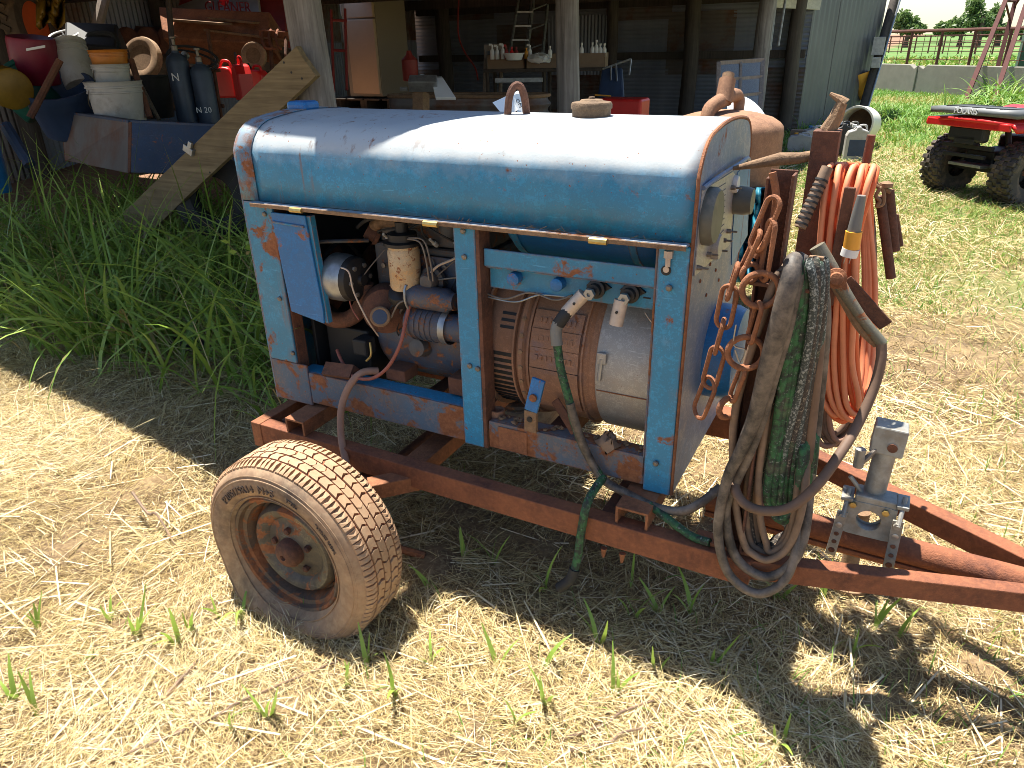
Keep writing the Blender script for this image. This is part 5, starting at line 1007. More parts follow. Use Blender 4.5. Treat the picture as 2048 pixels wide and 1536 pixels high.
vplate('fridge_door', bl+nrm*s_*.01, br_+nrm*s_*.01, br_[2]+.08, zm-.012, .06, M['beige'], FR, bevel=.012); vplate('freezer_door', bl+nrm*s_*.01, br_+nrm*s_*.01, zm+.012, zt, .06, M['beige'], FR, bevel=.012)
tube('door_handle', [bl+nrm*s_*.11+(0.03,0,zm-br_[2]-.6), bl+nrm*s_*.11+(.03,0,zm-br_[2]-.05)], .018, M['beige_side'], FR); tube('door_handle', [bl+nrm*s_*.11+(0.03,0,zm-br_[2]+.05), bl+nrm*s_*.11+(.03,0,zm-br_[2]+.35)], .018, M['beige_side'], FR)
pz = br_[2]; PL = thing('pallet', (br_[0]-.2, br_[1]+.3, 0), 'dark timber skid under the almond refrigerator', 'pallet')
for k in range(4): c = (bl+bs)/2; box('pallet_board', (c[0]-.75+.39*k, c[0]-.42+.39*k, c[1]-.6, c[1]+.6, pz-.03, pz+.0), M['post_dark'], PL)
for k in range(3): c = (bl+bs)/2; box('pallet_block', (c[0]-.75+.6*k, c[0]-.6+.6*k, c[1]-.5, c[1]+.5, float(H(c[0], c[1]))-.05, pz-.031), M['post_dark'], PL)
# galvanised stock tank and vise
ST = thing('stock_tank', at(900, 215, 8.5), 'long rusty corrugated stock tank lying across the shed floor', 'tank')
a0, a1 = at(815, 205, 8.6), at(1060, 225, 8.2); dirx = (a1-a0); L = np.linalg.norm(dirx[:2]); dirx[2] = 0; dirx /= np.linalg.norm(dirx); nn = np.array((-dirx[1], dirx[0], 0)); r = .22; 
pr_ = []
for k in range(17): t = k/16; zz = a0[2]-.28+.36*t; pr_.append((zz, .012*math.sin(t*math.pi*6)))
ring_ = []
for k in range(13): an = math.pi/2+math.pi*k/12; ring_.append((r*math.cos(an), r*math.sin(an)))
for k in range(13): an = -math.pi/2+math.pi*k/12; ring_.append((L+r*math.cos(an), r*math.sin(an)))
v = []; nr = len(ring_)
for zz, of in pr_:
    for x, y in ring_: p = a0+dirx*x*(1+of)+nn*y*(1+of*3); v.append((p[0], p[1], zz))
f = [(i*nr+k, i*nr+(k+1) % nr, (i+1)*nr+(k+1) % nr, (i+1)*nr+k) for i in range(len(pr_)-1) for k in range(nr)]
obj('tank_wall', v, f, M['tin_rust'], ST, smooth=True); tube('tank_rim', v[-nr:], .02, M['rust_tan'], ST, closed=True); obj('tank_floor', v[:nr], [tuple(range(nr))], M['rust_dark'], ST)
VS = thing('bench_vise', at(845, 220, 7.0), 'steel bench vise on a rusty pipe stand behind the hood', 'vise')
beam('stand_post', at(842, 260, 7.0), at(842, 186, 7.0), .12, .12, M['rust_tan'], VS, up=(1,0,0)); quad_plate('vise_body', [at(818,185,6.9), at(876,185,6.9), at(876,170,6.95), at(822,170,6.95)], .12, M['alu'], VS, bevel=.01); quad_plate('tilted_plate', [at(872,200,6.8), at(912,200,6.8), at(886,160,6.95), at(862,160,6.95)], .03, M['white_paint'], VS, bevel=.004); quad_plate('anvil_top', [at(818,172,6.95), at(880,160,6.95), at(885,158,7.1), at(825,168,7.1)], .03, M['alu'], VS, bevel=.006)
tube('wire_loop', [at(px, py, 6.9) for px, py in ((832,165),(840,150),(852,152),(856,162))], .006, M['alu'], VS, smooth=4); tube('vise_screw', [at(815,178,6.9), at(800,178,6.9)], .02, M['alu'], VS)
# workbench with bottles
WB = thing('workbench', at(1090, 190, 11.3), 'rough workbench topped with cardboard trays of spray bottles', 'workbench')
t0, t1 = at(968, 140, 11.6), at(1210, 140, 11.2); t0[2] = t1[2] = (t0[2]+t1[2])/2; bt = t0[2]
dx = t1-t0; Lb = np.linalg.norm(dx); dx /= Lb; dn = np.array((-dx[1], dx[0], 0)); 
beam('bench_top', t0+dn*.3, t1+dn*.3, .7, .05, M['post_dark'], WB)
for k in (.02, .5, .97):
    for s in (.05, .55): p = t0+dx*Lb*k+dn*s; tube('bench_leg', [p, p*(1,1,0)+(0,0,float(H(p[0], p[1])))], .035, M['post_dark'], WB, n=6)
beam('bench_rail', t0+dx*.2+dn*-.06-(0,0,.14), t0+dx*Lb*.5+dn*-.06-(0,0,.14), .04, .07, M['alu'], WB)
for i in range(3):
    p, q = t0+dx*Lb*(.03+.33*i), t0+dx*Lb*(.33+.33*i); tr = thing('cardboard_tray', (p+q)/2+(0,0,.03), ['cardboard tray at the left end of the workbench holding spray bottles', 'cardboard tray in the middle of the workbench', 'cardboard tray behind the front post on the workbench'][i], 'carton', 'cardboard trays')
    vplate('tray_front', p+dn*.02, q+dn*.02, bt+.027, bt+.23, .012, M['cardboard'], tr); vplate('tray_back', p+dn*.5, q+dn*.5, bt+.027, bt+.23, .012, M['cardboard'], tr); vplate('tray_end', p+dn*.035, p+dn*.5, bt+.027, bt+.23, .012, M['cardboard'], tr); vplate('tray_end', q+dn*.035, q+dn*.5, bt+.027, bt+.23, .012, M['cardboard'], tr)
BOT = [(.9,0),(1,.03),(1,.55),(.8,.66),(.4,.74),(.35,.84),(.5,.85),(.5,1),(0,1)]
bl_ = [(985,'white_plastic','white spray bottle, first on the bench from the left',24,1),(995,'white_plastic','white spray bottle, second on the bench from the left',22,1),(1006,'white_plastic','white spray bottle behind the white basin',24,1),(1013,'red_faded','dark red bottle between spray bottles and basin',22,1),(1024,'red','red bottle just above the white basin',20,0),(1033,'red_faded','dull red bottle at the right rim of the white basin',20,0),(1053,'yellow','bright yellow bottle on the bench',18,0),(1060,'white_plastic','white bottle right of the yellow bottle',22,1),(1100,'white_plastic','white jug left of the front post on the bench',20,0),(1163,'white_plastic','white bottle touching the front post on its far side',24,0),(1184,'white_plastic','white bottle, left of the group of four at the bench end',24,0),(1192,'white_plastic','tallest white bottle in the group at the bench end',28,0),(1200,'white_plastic','third white bottle in the group at the bench end',22,0),(1208,'white_plastic','last white bottle at the right end of the bench',22,0)]
for px, mt, lab, hh, trig in bl_:
    b = at(px, 122, 11.3); b[2] = bt+.17; B = thing('bottle', b, lab, 'bottle', 'bottles on the workbench'); h = mpx(hh, 11.3)/CP; r = .033; lathe('bottle_body', [(r*a, h*t) for a, t in BOT], b, M[mt], B, n=14)
    if trig: beam('trigger', b+(0,0,h), b-dx*.05+(0,0,h*1.02), .02, .03, M['white_plastic'] if mt != 'red_faded' else M['red'], B)
bs_ = thing('white_basin', at(1028, 120, 11.1), 'white plastic basin sitting on the cardboard tray', 'basin'); b = at(1028, 121, 11.1); lathe('basin_wall', [(.10,0),(.12,.01),(.15,.09),(.165,.095),(.165,.105),(.14,.1),(.11,.015),(0,.015)], b, M['white_plastic'], bs_, n=24)
bg_ = thing('white_sack', at(1078, 122, 11.2), 'crumpled white plastic sack on the bench beside the basin', 'sack'); v, f = latheg([(0,0),(.17,.0),(.19,.05),(.14,.09),(.06,.11),(0,.115)], at(1078, 124, 11.2), n=16); v = np.array(v)+np.random.default_rng(8).normal(0,.012,(len(v),3)); obj('sack_skin', v, f, M['white_plastic'], bg_)
ch_ = thing('kitchen_chair', at(978, 190, 12.2), 'old wooden chair back pushed behind the workbench', 'chair'); 
for px in (968, 1000): tube('chair_leg', [at(px, 210, 12.0), at(px+4, 92, 12.2)], .03, M['sash'], ch_, n=6)
for py in (96, 118, 140): beam('chair_rail', at(968, py, 12.15), at(1003, py-2, 12.15), .03, .10, M['sash'], ch_)
# aluminium step ladder
LA = thing('step_ladder', at(1060, 150, 12.6), 'bare aluminium step ladder leaning behind the workbench', 'ladder')
for p, q in (((1016,128),(1040,-20)), ((1052,128),(1070,-20)), ((1048,140),(1066,-20)), ((1082,140),(1098,-20))): tube('ladder_rail', [at(*p, 12.5), at(*q, 12.8)], .028, M['alu'], LA, n=4)
for k in range(5): beam('ladder_step', at(1019+5*k, 108-28*k, 12.5), at(1054+4*k, 108-28*k, 12.5), .09, .03, M['alu'], LA)
for k in range(3): tube('ladder_brace', [at(1052+6*k, 100-40*k, 12.6), at(1086+4*k, 88-40*k, 12.6)], .012, M['alu'], LA)
hs = thing('red_air_line', at(930, 100, 13.0), 'thin red air line hanging down the far wall', 'hose'); tube('line', [at(px, py, 12.9) for px, py in ((918,-10),(916,40),(918,75),(930,105),(950,135),(956,160))], .014, M['red_faded'], hs, smooth=5)
rc = thing('red_jerry_can', at(822, 158, 11.0), 'dull red can standing right of the refrigerator', 'can'); b, h = upright(822, 162, 112, 11.0); lathe('can_body', [(.11,0),(.12,.02),(.12,h*.7),(.05,h*.86),(.03,h),(0,h)], b, M['red_faded'], rc, n=18)
tb_ = thing('red_tub', at(1245, 235, 9.0), 'faded red plastic tub beyond the fuel cap', 'tub'); b, h = upright(1245, 262, 206, 8.6); vv, ff = prismg([(-.27,-.17),(.27,-.17),(.27,.17),(-.27,.17)], b, (1,0,0), (0,1,0), (0,0,1), h); obj('tub_wall', vv, ff, M['red'], tb_, bevel=.03)
wk = thing('folding_frame', at(1240, 180, 10.2), 'folding chrome frame draped with dark cloth by the far wall', 'frame')
for p, q in (((1205,138),(1262,118)), ((1232,128),(1234,162)), ((1262,118),(1258,150)), ((1222,132),(1222,160))): tube('chrome_bar', [at(*p, 10.0), at(*q, 10.0)], .014, M['alu'], wk)
quad_plate('draped_cloth', [at(1196,200,10.2), at(1250,205,10.1), at(1246,140,10.1), at(1206,142,10.2)], .1, M['tub'], wk, bevel=.03); tube('yellow_rod', [at(1190,190,9.9), at(1222,192,9.9)], .01, M['yellow'], wk)
# old window sash leaning on a post
WS = thing('window_sash', at(1480, 220, 8.6), 'old wooden window sash of six panes leaning in the shed opening', 'window frame')
q4 = [at(1436,232,8.4), at(1520,222,8.6), at(1526,120,8.9), at(1437,126,8.7)]
def wl_(s, t): return (q4[0]*(1-s)+q4[1]*s)*(1-t)+(q4[3]*(1-s)+q4[2]*s)*t
for s in (0, .5, 1): beam('stile', wl_(s, 0), wl_(s, 1), .05 if s != .5 else .03, .04, M['sash'], WS)
for t in (0, .33, .66, 1): beam('rail', wl_(0, t), wl_(1, t), .05 if t in (0,1) else .03, .045, M['sash'], WS)
gl = NT('dusty_glass'); gl.b.inputs['Transmission Weight'].default_value = .9; gl.set((.8,.85,.85), .12); M['glass'] = gl.m
for i in range(2):
    for j in range(3): quad_plate('pane', [wl_(.5*i+.03, .33*j+.02), wl_(.5*i+.47, .33*j+.02), wl_(.5*i+.47, .33*j+.31), wl_(.5*i+.03, .33*j+.31)], .004, M['glass'], WS)
# rusty hopper with yoke
HP = thing('steel_hopper', at(1440, 500, 4.6), 'rust-orange steel hopper with conical bottom and lifting yoke behind the welder', 'hopper')
hc = at(1440, 350, 4.6); hr = mpx(220, 4.6)/2; zt_ = at(1440, 240, 4.6)[2]
lathe('hopper_shell', [(.10,hc[2]-.62),(.12,hc[2]-.60),(hr*.98,hc[2]-.06),(hr,hc[2]-.04),(hr,zt_-.05),(hr*.985,zt_-.02),(hr*.93,zt_+.002),(hr*.8,zt_+.03),(hr*.55,zt_+.055),(hr*.3,zt_+.068),(0,zt_+.07)], (hc[0], hc[1], 0), M['hopper'], HP, n=48); lathe('hopper_rim', [(hr+.004,hc[2]-.05),(hr+.012,hc[2]-.045),(hr+.012,hc[2]-.03),(hr+.004,hc[2]-.025)], (hc[0], hc[1], 0), M['rust_tan'], HP, n=48, cap=False)
for a in (.6, 2.7, 4.8): tube('hopper_leg', [(hc[0]+hr*.9*math.cos(a), hc[1]+hr*.9*math.sin(a), hc[2]), (hc[0]+hr*1.05*math.cos(a), hc[1]+hr*1.05*math.sin(a), 0)], .025, M['rust'], HP)
tube('yoke', [at(1412,245,4.3), at(1420,218,4.3), at(1445,200,4.35), at(1468,190,4.45), at(1478,200,4.5), at(1476,232,4.5)], [.042,.042,.046,.042,.036,.03], M['hopper'], HP, n=10, smooth=5); tube('yoke_shaft', [at(1446,206,4.35), at(1455,160,4.35)], .05, M['hopper'], HP, n=18); tube('yoke_pin', [at(1455,162,4.35), at(1457,148,4.35)], .036, M['rust_tan'], HP, n=18)
lathe('access_plate', [(.17,0),(.17,.01),(.15,.014),(0,.014)], at(1496,236,4.7), M['white_paint'], HP, R=frame_of((.6,-.3,.6)), n=28)
TP = thing('teal_tarp', at(1510, 480, 4.5), 'crumpled teal tarp stuffed under the rusty hopper', 'tarp'); g_ = []; n1, n2 = 14, 18; r5 = np.random.default_rng(5)
for i in range(n1):
    for j in range(n2): p = at(1455+90*i/(n1-1), 375+190*j/(n2-1), 4.25+.14*math.sin(i*1.9+j*.4)+.05*r5.normal()); g_.append(p)
obj('tarp_cloth', g_, [(i*n2+j, (i+1)*n2+j, (i+1)*n2+j+1, i*n2+j+1) for i in range(n1-1) for j in range(n2-1)], M['teal'], TP, smooth=True, solid=.006)
# ------------------------------------------------------------------ yard on the right
JUG = [(.95,0),(1,.03),(1,.68),(.9,.8),(.45,.88),(.3,.9),(.3,1),(0,1)]
def jug(px, py, top, w_, d, mat, lab, cap, rz=.3, label_col=None):
    j = thing('plastic_jug', at(px, py, d), lab, 'jug', 'jugs by the tin wall'); b = at(px, py, d); b[2] = max(0, float(H(b[0], b[1]))); h = (py-top)*d/F/CP; wd = mpx(w_, d); u = np.array((math.cos(rz), math.sin(rz), 0)); n_ = np.array((-u[1], u[0], 0))
    v, f = prismg([(-.5,0),(.5,0),(.5,.72),(.42,.86),(.12,.92),(.10,.98),(-.08,.98),(-.14,.9),(-.42,.84),(-.5,.72)], b-n_*wd*.3, u*wd, (0,0,h), n_, wd*.6); obj('jug_body', v, f, M[mat], j, bevel=.015)
    tube('jug_handle', [b+u*wd*.38+(0,0,h*.84), b+u*wd*.30+(0,0,h*1.0), b+u*wd*.05+(0,0,h*1.0), b+(0,0,h*.9)], .014, M[mat], j, smooth=4); lathe('jug_cap', [(.03,h*.95),(.03,h*1.03),(0,h*1.03)], b-u*wd*.2, M[cap], j, n=12)
    if label_col: quad_plate('jug_label', [b-n_*wd*.305-u*wd*.35+(0,0,h*.15), b-n_*wd*.305+u*wd*.35+(0,0,h*.15), b-n_*wd*.305+u*wd*.35+(0,0,h*.62), b-n_*wd*.305-u*wd*.35+(0,0,h*.62)], -.004, M[label_col], j)
jug(1706, 322, 262, 42, 10.4, 'white_dirty', 'grey-white jug with dark blue label beneath the white barrel', 'white_plastic', .2, 'tub'); jug(1675, 318, 258, 34, 10.7, 'ink_black', 'black jug left of the labelled jug', 'white_plastic', .5); jug(1694, 300, 250, 36, 11.2, 'grey_plastic', 'grey jug tucked behind the labelled jug', 'tub', .3)
jug(1598, 300, 268, 46, 11.3, 'white_dirty', 'squat white jug at the foot of the tin wall', 'yellow', .1); jug(1622, 302, 262, 40, 11.5, 'white_dirty', 'white jug with blue cap at the foot of the tin wall', 'blue_deep', .4)
pb_ = thing('brown_carton', at(1595, 275, 11.9), 'small brown carton on top of the squat jugs by the wall', 'carton'); c = at(1597, 270, 11.6); box('carton', (c[0]-.12, c[0]+.12, c[1]-.08, c[1]+.08, c[2]-.06, c[2]+.08), M['cardboard'], pb_)
wbr = thing('white_barrel', at(1718, 280, 11.6), 'milky white plastic barrel on its side, open end showing brown residue', 'barrel'); c = at(1716, 248, 11.4); r = .27; Rb = frame_of((-.15,-1,.1))
lathe('barrel_wall', [(r*.8,-.5),(r*.95,-.45),(r,-.3),(r,.15),(r*.98,.2),(r*.88,.2),(r*.86,-.4),(0,-.42)], c, M['translucent'], wbr, R=Rb, n=36); lathe('residue', [(r*.84,-.30),(0,-.30)], c, M['rust_tan'], wbr, R=Rb, n=30)
yb = thing('yellow_funnel', at(1718, 190, 15.4), 'bright yellow funnel hung at the corner of the tin wall', 'funnel'); lathe('funnel_cone', [(.05,-.35),(.07,-.3),(.25,.15),(.26,.2),(.24,.2),(.05,-.28)], at(1722, 168, 15.3), M['yellow'], yb, R=frame_of((-.35,0,1)), n=24, cap=False)
# concrete feed-bunk wall, two slabs
for (p, q, lab) in (((1742,181),(1824,187),'left slab of the low concrete wall in the yard'), ((1826,187),(2120,206),'long slab of the low concrete wall behind the quad bike')):
    a, b = on(*p, 'z', 0), on(*q, 'z', 0); d = b-a; L = np.linalg.norm(d); d /= L; nn = np.array((-d[1], d[0], 0)); h = .80
    prof = [(0,-.1),(L,-.1),(L,h),(min(L,.35)*.0+.30,h),(.18,h-.10),(0,h-.02)] if p[0] > 1800 else [(0,-.1),(L,-.1),(L,h-.02),(L-.12,h-.10),(L-.3,h),(0,h)]
    v, f = prismg(prof, a, d, (0,0,1), nn, .18); o = obj('concrete_slab', v, f, M['concrete'], bevel=.02); tag(o, lab, 'wall', 'low concrete wall')
# pipe fence
PF = thing('pipe_fence', on(1880, 160, 'z', 0), 'long rusty pipe-and-cable corral fence beyond the concrete wall', 'fence')
fa, fb = on(1700, 167, 'z', 0), on(2150, 188, 'z', 0); fd = fb-fa
for t in np.linspace(0, 1, 8): p = fa+fd*t; tube('fence_post', [p-(0,0,.2), p+(0,0,1.68)], .045, M['pipe_rust'], PF)
tube('top_rail', [fa+(0,0,1.72), fb+(0,0,1.72)], .05, M['pipe_rust'], PF)
for z in (.35, .6, .85, 1.1, 1.35, 1.55): tube('fence_cable', [fa+(0,-.03,z), fb+(0,-.03,z)], .014, M['pipe_rust'], PF, n=6)
for t in np.linspace(.05, .95, 16): p = fa+fd*t; tube('stay_wire', [p+(0,-.045,.3), p+(0,-.045,1.6)], .010, M['pipe_rust'], PF, n=5)
F2 = thing('far_pipe_fence', on(1900, 110, 'z', 0), 'thin second pipe fence farther out across the field', 'fence'); fa, fb = on(1690, 104, 'z', 0), on(2150, 112, 'z', 0); fd = fb-fa
for t in np.linspace(0, 1, 16): p = fa+fd*t; tube('fence_post', [p, p+(0,0,1.5)], .06, M['pipe_rust'], F2, n=6)
for z in (.6, 1.0, 1.45): tube('fence_rail', [fa+(0,0,z), fb+(0,0,z)], .04, M['pipe_rust'], F2, n=6)
# red lattice tower
TW_ = thing('windmill_tower', on(2010, 205, 'z', 0), 'red angle-iron windmill tower legs rising behind the quad bike', 'tower')
legs = [((1930,203),(2014,-6),19.2,20.0), ((1976,206),(2033,-6),21.0,20.6), ((1986,206),(2075,-60),18.4,19.6), ((2060,208),(2060,-60),20.0,20.2)]
ends = []
for (p, q, d0, d1) in legs: a, b = at(*p, d0), at(*q, d1); ends.append((a, b)); beam('tower_leg', a-(b-a)*.03, b+(b-a)*.4, .11, .09, M['tower'], TW_)
def lp(i, t): return ends[i][0]+(ends[i][1]-ends[i][0])*t
for i, j, t0, t1 in ((0,1,.96,.96),(0,2,.98,.80),(1,2,.9,.98),(0,1,.96,.78),(2,3,.7,.7)): tube('tower_brace', [lp(i, t0), lp(j, t1)], .03, M['tower'], TW_)
gb = thing('green_cabinet', at(2038, 150, 22), 'dark green equipment cabinet at the field edge', 'cabinet'); c = on(2040, 168, 'z', 0); box('cabinet_box', (c[0]-.25, c[0]+.9, c[1]-.4, c[1]+.4, 0, 1.7), M['green_dark'], gb, bevel=.03)
# quad bike -------------------------------------------------------------
QB = thing('quad_bike', (3.0, 7.9, 0), 'red quad bike with grey rack and knobby dusty tyres in the yard', 'quad bike')
w1 = on(1888, 380, 'z', 0); w2_ = on(2012, 405, 'z', 0); ax_ = w2_-w1; ax_[2] = 0; trk = np.linalg.norm(ax_); ax_ /= trk; fw = np.array((-ax_[1], ax_[0], 0))   # track and length directions
Rw = np.column_stack([fw, (0,0,1.), ax_])
def qwheel(c, out):
    r = .318; hw = .125; w_ = sub('wheel', QB); c = c+np.array((0,0,r-.015))
    obj('tyre', *latheg([(r*.42,-hw*.8),(r*.62,-hw),(r*.84,-hw*1.02),(r*.93,-hw*.8),(r*.95,0),(r*.93,hw*.8),(r*.84,hw*1.02),(r*.62,hw),(r*.42,hw*.8)], c, R=Rw, n=40, cap=False), M['knob'], w_, smooth=True)
    mb = MB()
    for k in range(22):
        a = k*2*math.pi/22
        for y, ln, of in ((-.085,.07,0), (.085,.07,.5), (-.02,.05,.5), (.03,.05,0)):
            aa = a+of*2*math.pi/22; u = Rw[:,0]*math.cos(aa)+Rw[:,1]*math.sin(aa); tq = -Rw[:,0]*math.sin(aa)+Rw[:,1]*math.cos(aa); p = c+u*(r*.965-abs(y)*.12)+ax_*y
            v, f = beamg(p-ax_*ln/2, p+ax_*ln/2, .045, .035, up=u); mb.add(v, f)
        for y in (-hw*.98, hw*.98):
            u = Rw[:,0]*math.cos(a)+Rw[:,1]*math.sin(a); p = c+u*r*.84+ax_*y; v, f = beamg(p-u*.025, p+u*.025, .04, .02, up=ax_); mb.add(v, f)
    o = mb.build('tread_lugs', M['knob'], w_, bevel=.004); o['kind'] = 'stuff'
    obj('rim', *latheg([(r*.44,out*hw*.75),(r*.42,out*hw*.3),(r*.30,out*hw*.1),(r*.12,out*hw*.2),(0,out*hw*.2)], c, R=Rw, n=28), M['alu'] if out > 0 else M['ink_black'], w_, smooth=True)
    return c
wb = 1.22
cs = [qwheel(w1+(0,0,0), -1), qwheel(w1+ax_*(trk), 1) if False else qwheel(w1+ax_*.86, -1), qwheel(w1+fw*wb, -1), qwheel(w1+ax_*.86+fw*wb, 1)]
mid = w1+ax_*.43
def qp(a, f_, z): return mid+ax_*a+fw*f_+np.array((0,0,z))
beam('axle_housing', cs[0], cs[1], .07, .07, M['ink_black'], QB); beam('axle_housing', cs[2], cs[3], .07, .07, M['ink_black'], QB); beam('chassis', qp(0,-.1,.42), qp(0,wb+.1,.42), .34, .16, M['ink_black'], QB, bevel=.02); beam('engine_case', qp(0,.35,.5), qp(0,.85,.5), .4, .25, M['black'], QB, bevel=.03)
for s in (-1, 1): beam('swing_arm', qp(.15*s,.1,.40), cs[0 if s < 0 else 1]+fw*.05, .06, .05, M['rust_dark'], QB)
def slab_(name, rows, mat, t=.03): 
    v = [qp(*p) for r in rows for p in r]; m_ = len(rows[0]); f = [(i*m_+j, i*m_+j+1, (i+1)*m_+j+1, (i+1)*m_+j) for i in range(len(rows)-1) for j in range(m_-1)]; return obj(name, v, f, mat, QB, smooth=True, solid=t)
for f0 in (-.32, wb-.28):
    slab_('fender', [[(-.55,f0-.02,.735),(-.55,f0+.3,.745),(-.54,f0+.58,.70)],[(-.50,f0-.06,.80),(-.50,f0+.3,.805),(-.48,f0+.62,.77)],[(-.2,f0-.10,.82),(-.2,f0+.3,.82),(-.18,f0+.66,.81)],[(.2,f0-.10,.82),(.2,f0+.3,.82),(.18,f0+.66,.81)],[(.50,f0-.06,.80),(.50,f0+.3,.805),(.48,f0+.62,.77)],[(.55,f0-.02,.735),(.55,f0+.3,.745),(.54,f0+.58,.70)]], M['red'], .035)
beam('nose_panel', qp(-.22,-.33,.68), qp(.22,-.33,.68), .10, .16, M['ink_black'], QB, bevel=.03); beam('fender_lip', qp(-.50,-.385,.775), qp(.50,-.385,.775), .03, .07, M['red'], QB, bevel=.01)
for s_ in (-1, 1):
    tube('shock', [qp(.16*s_,.02,.70), cs[0 if s_ < 0 else 1]-ax_*s_*.14+(0,0,.03)], .03, M['ink_black'], QB, n=10); beam('foot_guard', qp(.36*s_,.25,.34), qp(.36*s_,.95,.34), .22, .03, M['ink_black'], QB)
beam('skid_plate', qp(0,-.3,.36), qp(0,.4,.33), .4, .03, M['alu'], QB); beam('cross_tube', qp(-.3,-.3,.55), qp(.3,-.3,.55), .04, .04, M['ink_black'], QB); beam('cross_tube', qp(-.25,-.33,.46), qp(.25,-.33,.46), .035, .035, M['ink_black'], QB)
beam('seat', qp(0,.35,.84), qp(0,1.0,.82), .3, .14, M['dark'], QB, bevel=.05); beam('fuel_cover', qp(0,.1,.82), qp(0,.4,.86), .34, .16, M['red'], QB, bevel=.04); beam('tail_bumper', qp(-.12,-.36,.62), qp(.12,-.36,.62), .04, .08, M['ink_black'], QB)
beam('side_step', qp(-.30,-.24,.66), qp(-.05,-.26,.66), .05, .05, M['ink_black'], QB)
rk = slab_('cargo_rack', [[(-.52,-.36,.89),(-.52,.06,.885)],[(-.30,-.42,.90),(-.30,.10,.895)],[(.30,-.42,.90),(.30,.10,.895)],[(.52,-.36,.89),(.52,.06,.885)]], M['atv_grey'], .06)
for a in (-.36,-.2,-.04,.12,.28): beam('rack_slot', qp(a,-.3,.93), qp(a+.02,.05,.925), .05, .012, M['ink_black'], QB)
letters('rack_name', 'POLARIS', qp(-.02,-.4235,.900), ax_, (0,0,1), .075, M['tag'], QB, depth=.006)
tube('handlebar', [qp(-.36,.95,1.02), qp(-.15,.9,1.08), qp(.15,.9,1.08), qp(.36,.95,1.02)], .014, M['ink_black'], QB); tube('steering_post', [qp(0,.85,.8), qp(0,.9,1.08)], .03, M['ink_black'], QB)
# trees on the skyline ------------------------------------------------------
def leafcloud(name, blobs, n, size, parent, mat, seed):
    r = np.random.default_rng(seed); V = []; tint = []
    for (c, rad) in blobs:
        k = int(n*rad[0]*rad[2]/sum(b[1][0]*b[1][2] for b in blobs)); d = r.normal(size=(k,3)); d /= np.linalg.norm(d, axis=1)[:,None]; rr = r.uniform(.15, 1.0, (k,1))**.6*(1+.16*np.sin(d[:,:1]*9+c[0])*np.cos(d[:,2:]*7))
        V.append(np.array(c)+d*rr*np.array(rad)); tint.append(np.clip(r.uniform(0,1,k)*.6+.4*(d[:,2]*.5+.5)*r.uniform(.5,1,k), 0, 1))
    C = np.concatenate(V); tn = np.concatenate(tint); k = len(C); a = r.normal(size=(k,3)); a /= np.linalg.norm(a, axis=1)[:,None]; b = r.normal(size=(k,3)); b -= a*(a*b).sum(1)[:,None]; b /= np.linalg.norm(b, axis=1)[:,None]
    s = size*r.uniform(.6,1.5,(k,1)); Q = np.stack([C-a*s, C+b*s*.45, C+a*s, C-b*s*.45], 1).reshape(-1,3)
    return strips(name, Q, np.arange(4*k).reshape(-1,4), np.repeat(tn, 4), mat, parent)
def strips(name, V, F_, tint, mat, parent=None, kind=None, smooth=False):
    V = np.asarray(V, float); off = OFF[parent.name] if parent is not None else np.zeros(3); me = bpy.data.meshes.new(name); me.vertices.add(len(V)); me.vertices.foreach_set('co', (V-off).astype(np.float32).ravel()); k = F_.shape[1]
    me.loops.add(F_.size); me.loops.foreach_set('vertex_index', F_.astype(np.int32).ravel()); me.polygons.add(len(F_)); me.polygons.foreach_set('loop_start', np.arange(len(F_), dtype=np.int32)*k); me.update(calc_edges=True)
    at_ = me.attributes.new('tint', 'FLOAT', 'POINT'); at_.data.foreach_set('value', np.asarray(tint, np.float32)); me.materials.append(mat)
    if smooth: me.polygons.foreach_set('use_smooth', np.ones(len(F_), bool))
    o = bpy.data.objects.new(name, me); link(o, parent); OFF[o.name] = off
    if kind: o['kind'] = kind
    return o
def tree(px, base, d, blobs, lab, seed):
    b = at(px, base, d); b[2] = 0; t = thing('field_tree', b, lab, 'tree', 'trees on the skyline'); s = d/F; top = max(q[1] for q in blobs)
    tube('trunk', [b, b+(0,0,(base-blobs[0][1])*s*.9)], [.35, .2], M['bark'], t)
    bl = []
    for (qx, qy, w_, h_) in blobs:
        c = at(qx, qy, d); bl.append((c, (w_*s/2, w_*s/2, h_*s/2))); tube('limb', [b+(0,0,1.0), (b+c)/2+(.3,0,.4), c], [.16,.1,.04], M['bark'], t)
    leafcloud('crown', bl, 2300, .26*d/100, t, M['leaf'], seed)
tree(1815, 70, 95, [(1806,42,34,42),(1828,50,28,30),(1842,58,24,20),(1818,58,46,22)], 'round tree pair nearest the tin wall on the skyline', 11); tree(1884, 72, 100, [(1884,56,26,22),(1876,62,18,14)], 'smallest tree of the skyline row', 12)
tree(1922, 74, 90, [(1918,52,44,34),(1932,44,28,30),(1905,62,30,18)], 'bushy bright tree left of the tall one on the skyline', 13); tree(1958, 76, 85, [(1950,14,36,40),(1962,40,44,40),(1972,58,46,28),(1945,48,30,30)], 'tallest tree on the skyline with clear dark trunk', 14); tree(1998, 74, 92, [(1990,36,30,50),(1996,60,44,24)], 'tree half hidden by the red tower', 15); tree(2044, 72, 130, [(2042,62,22,14)], 'tiny far tree at the edge behind the tower', 16)
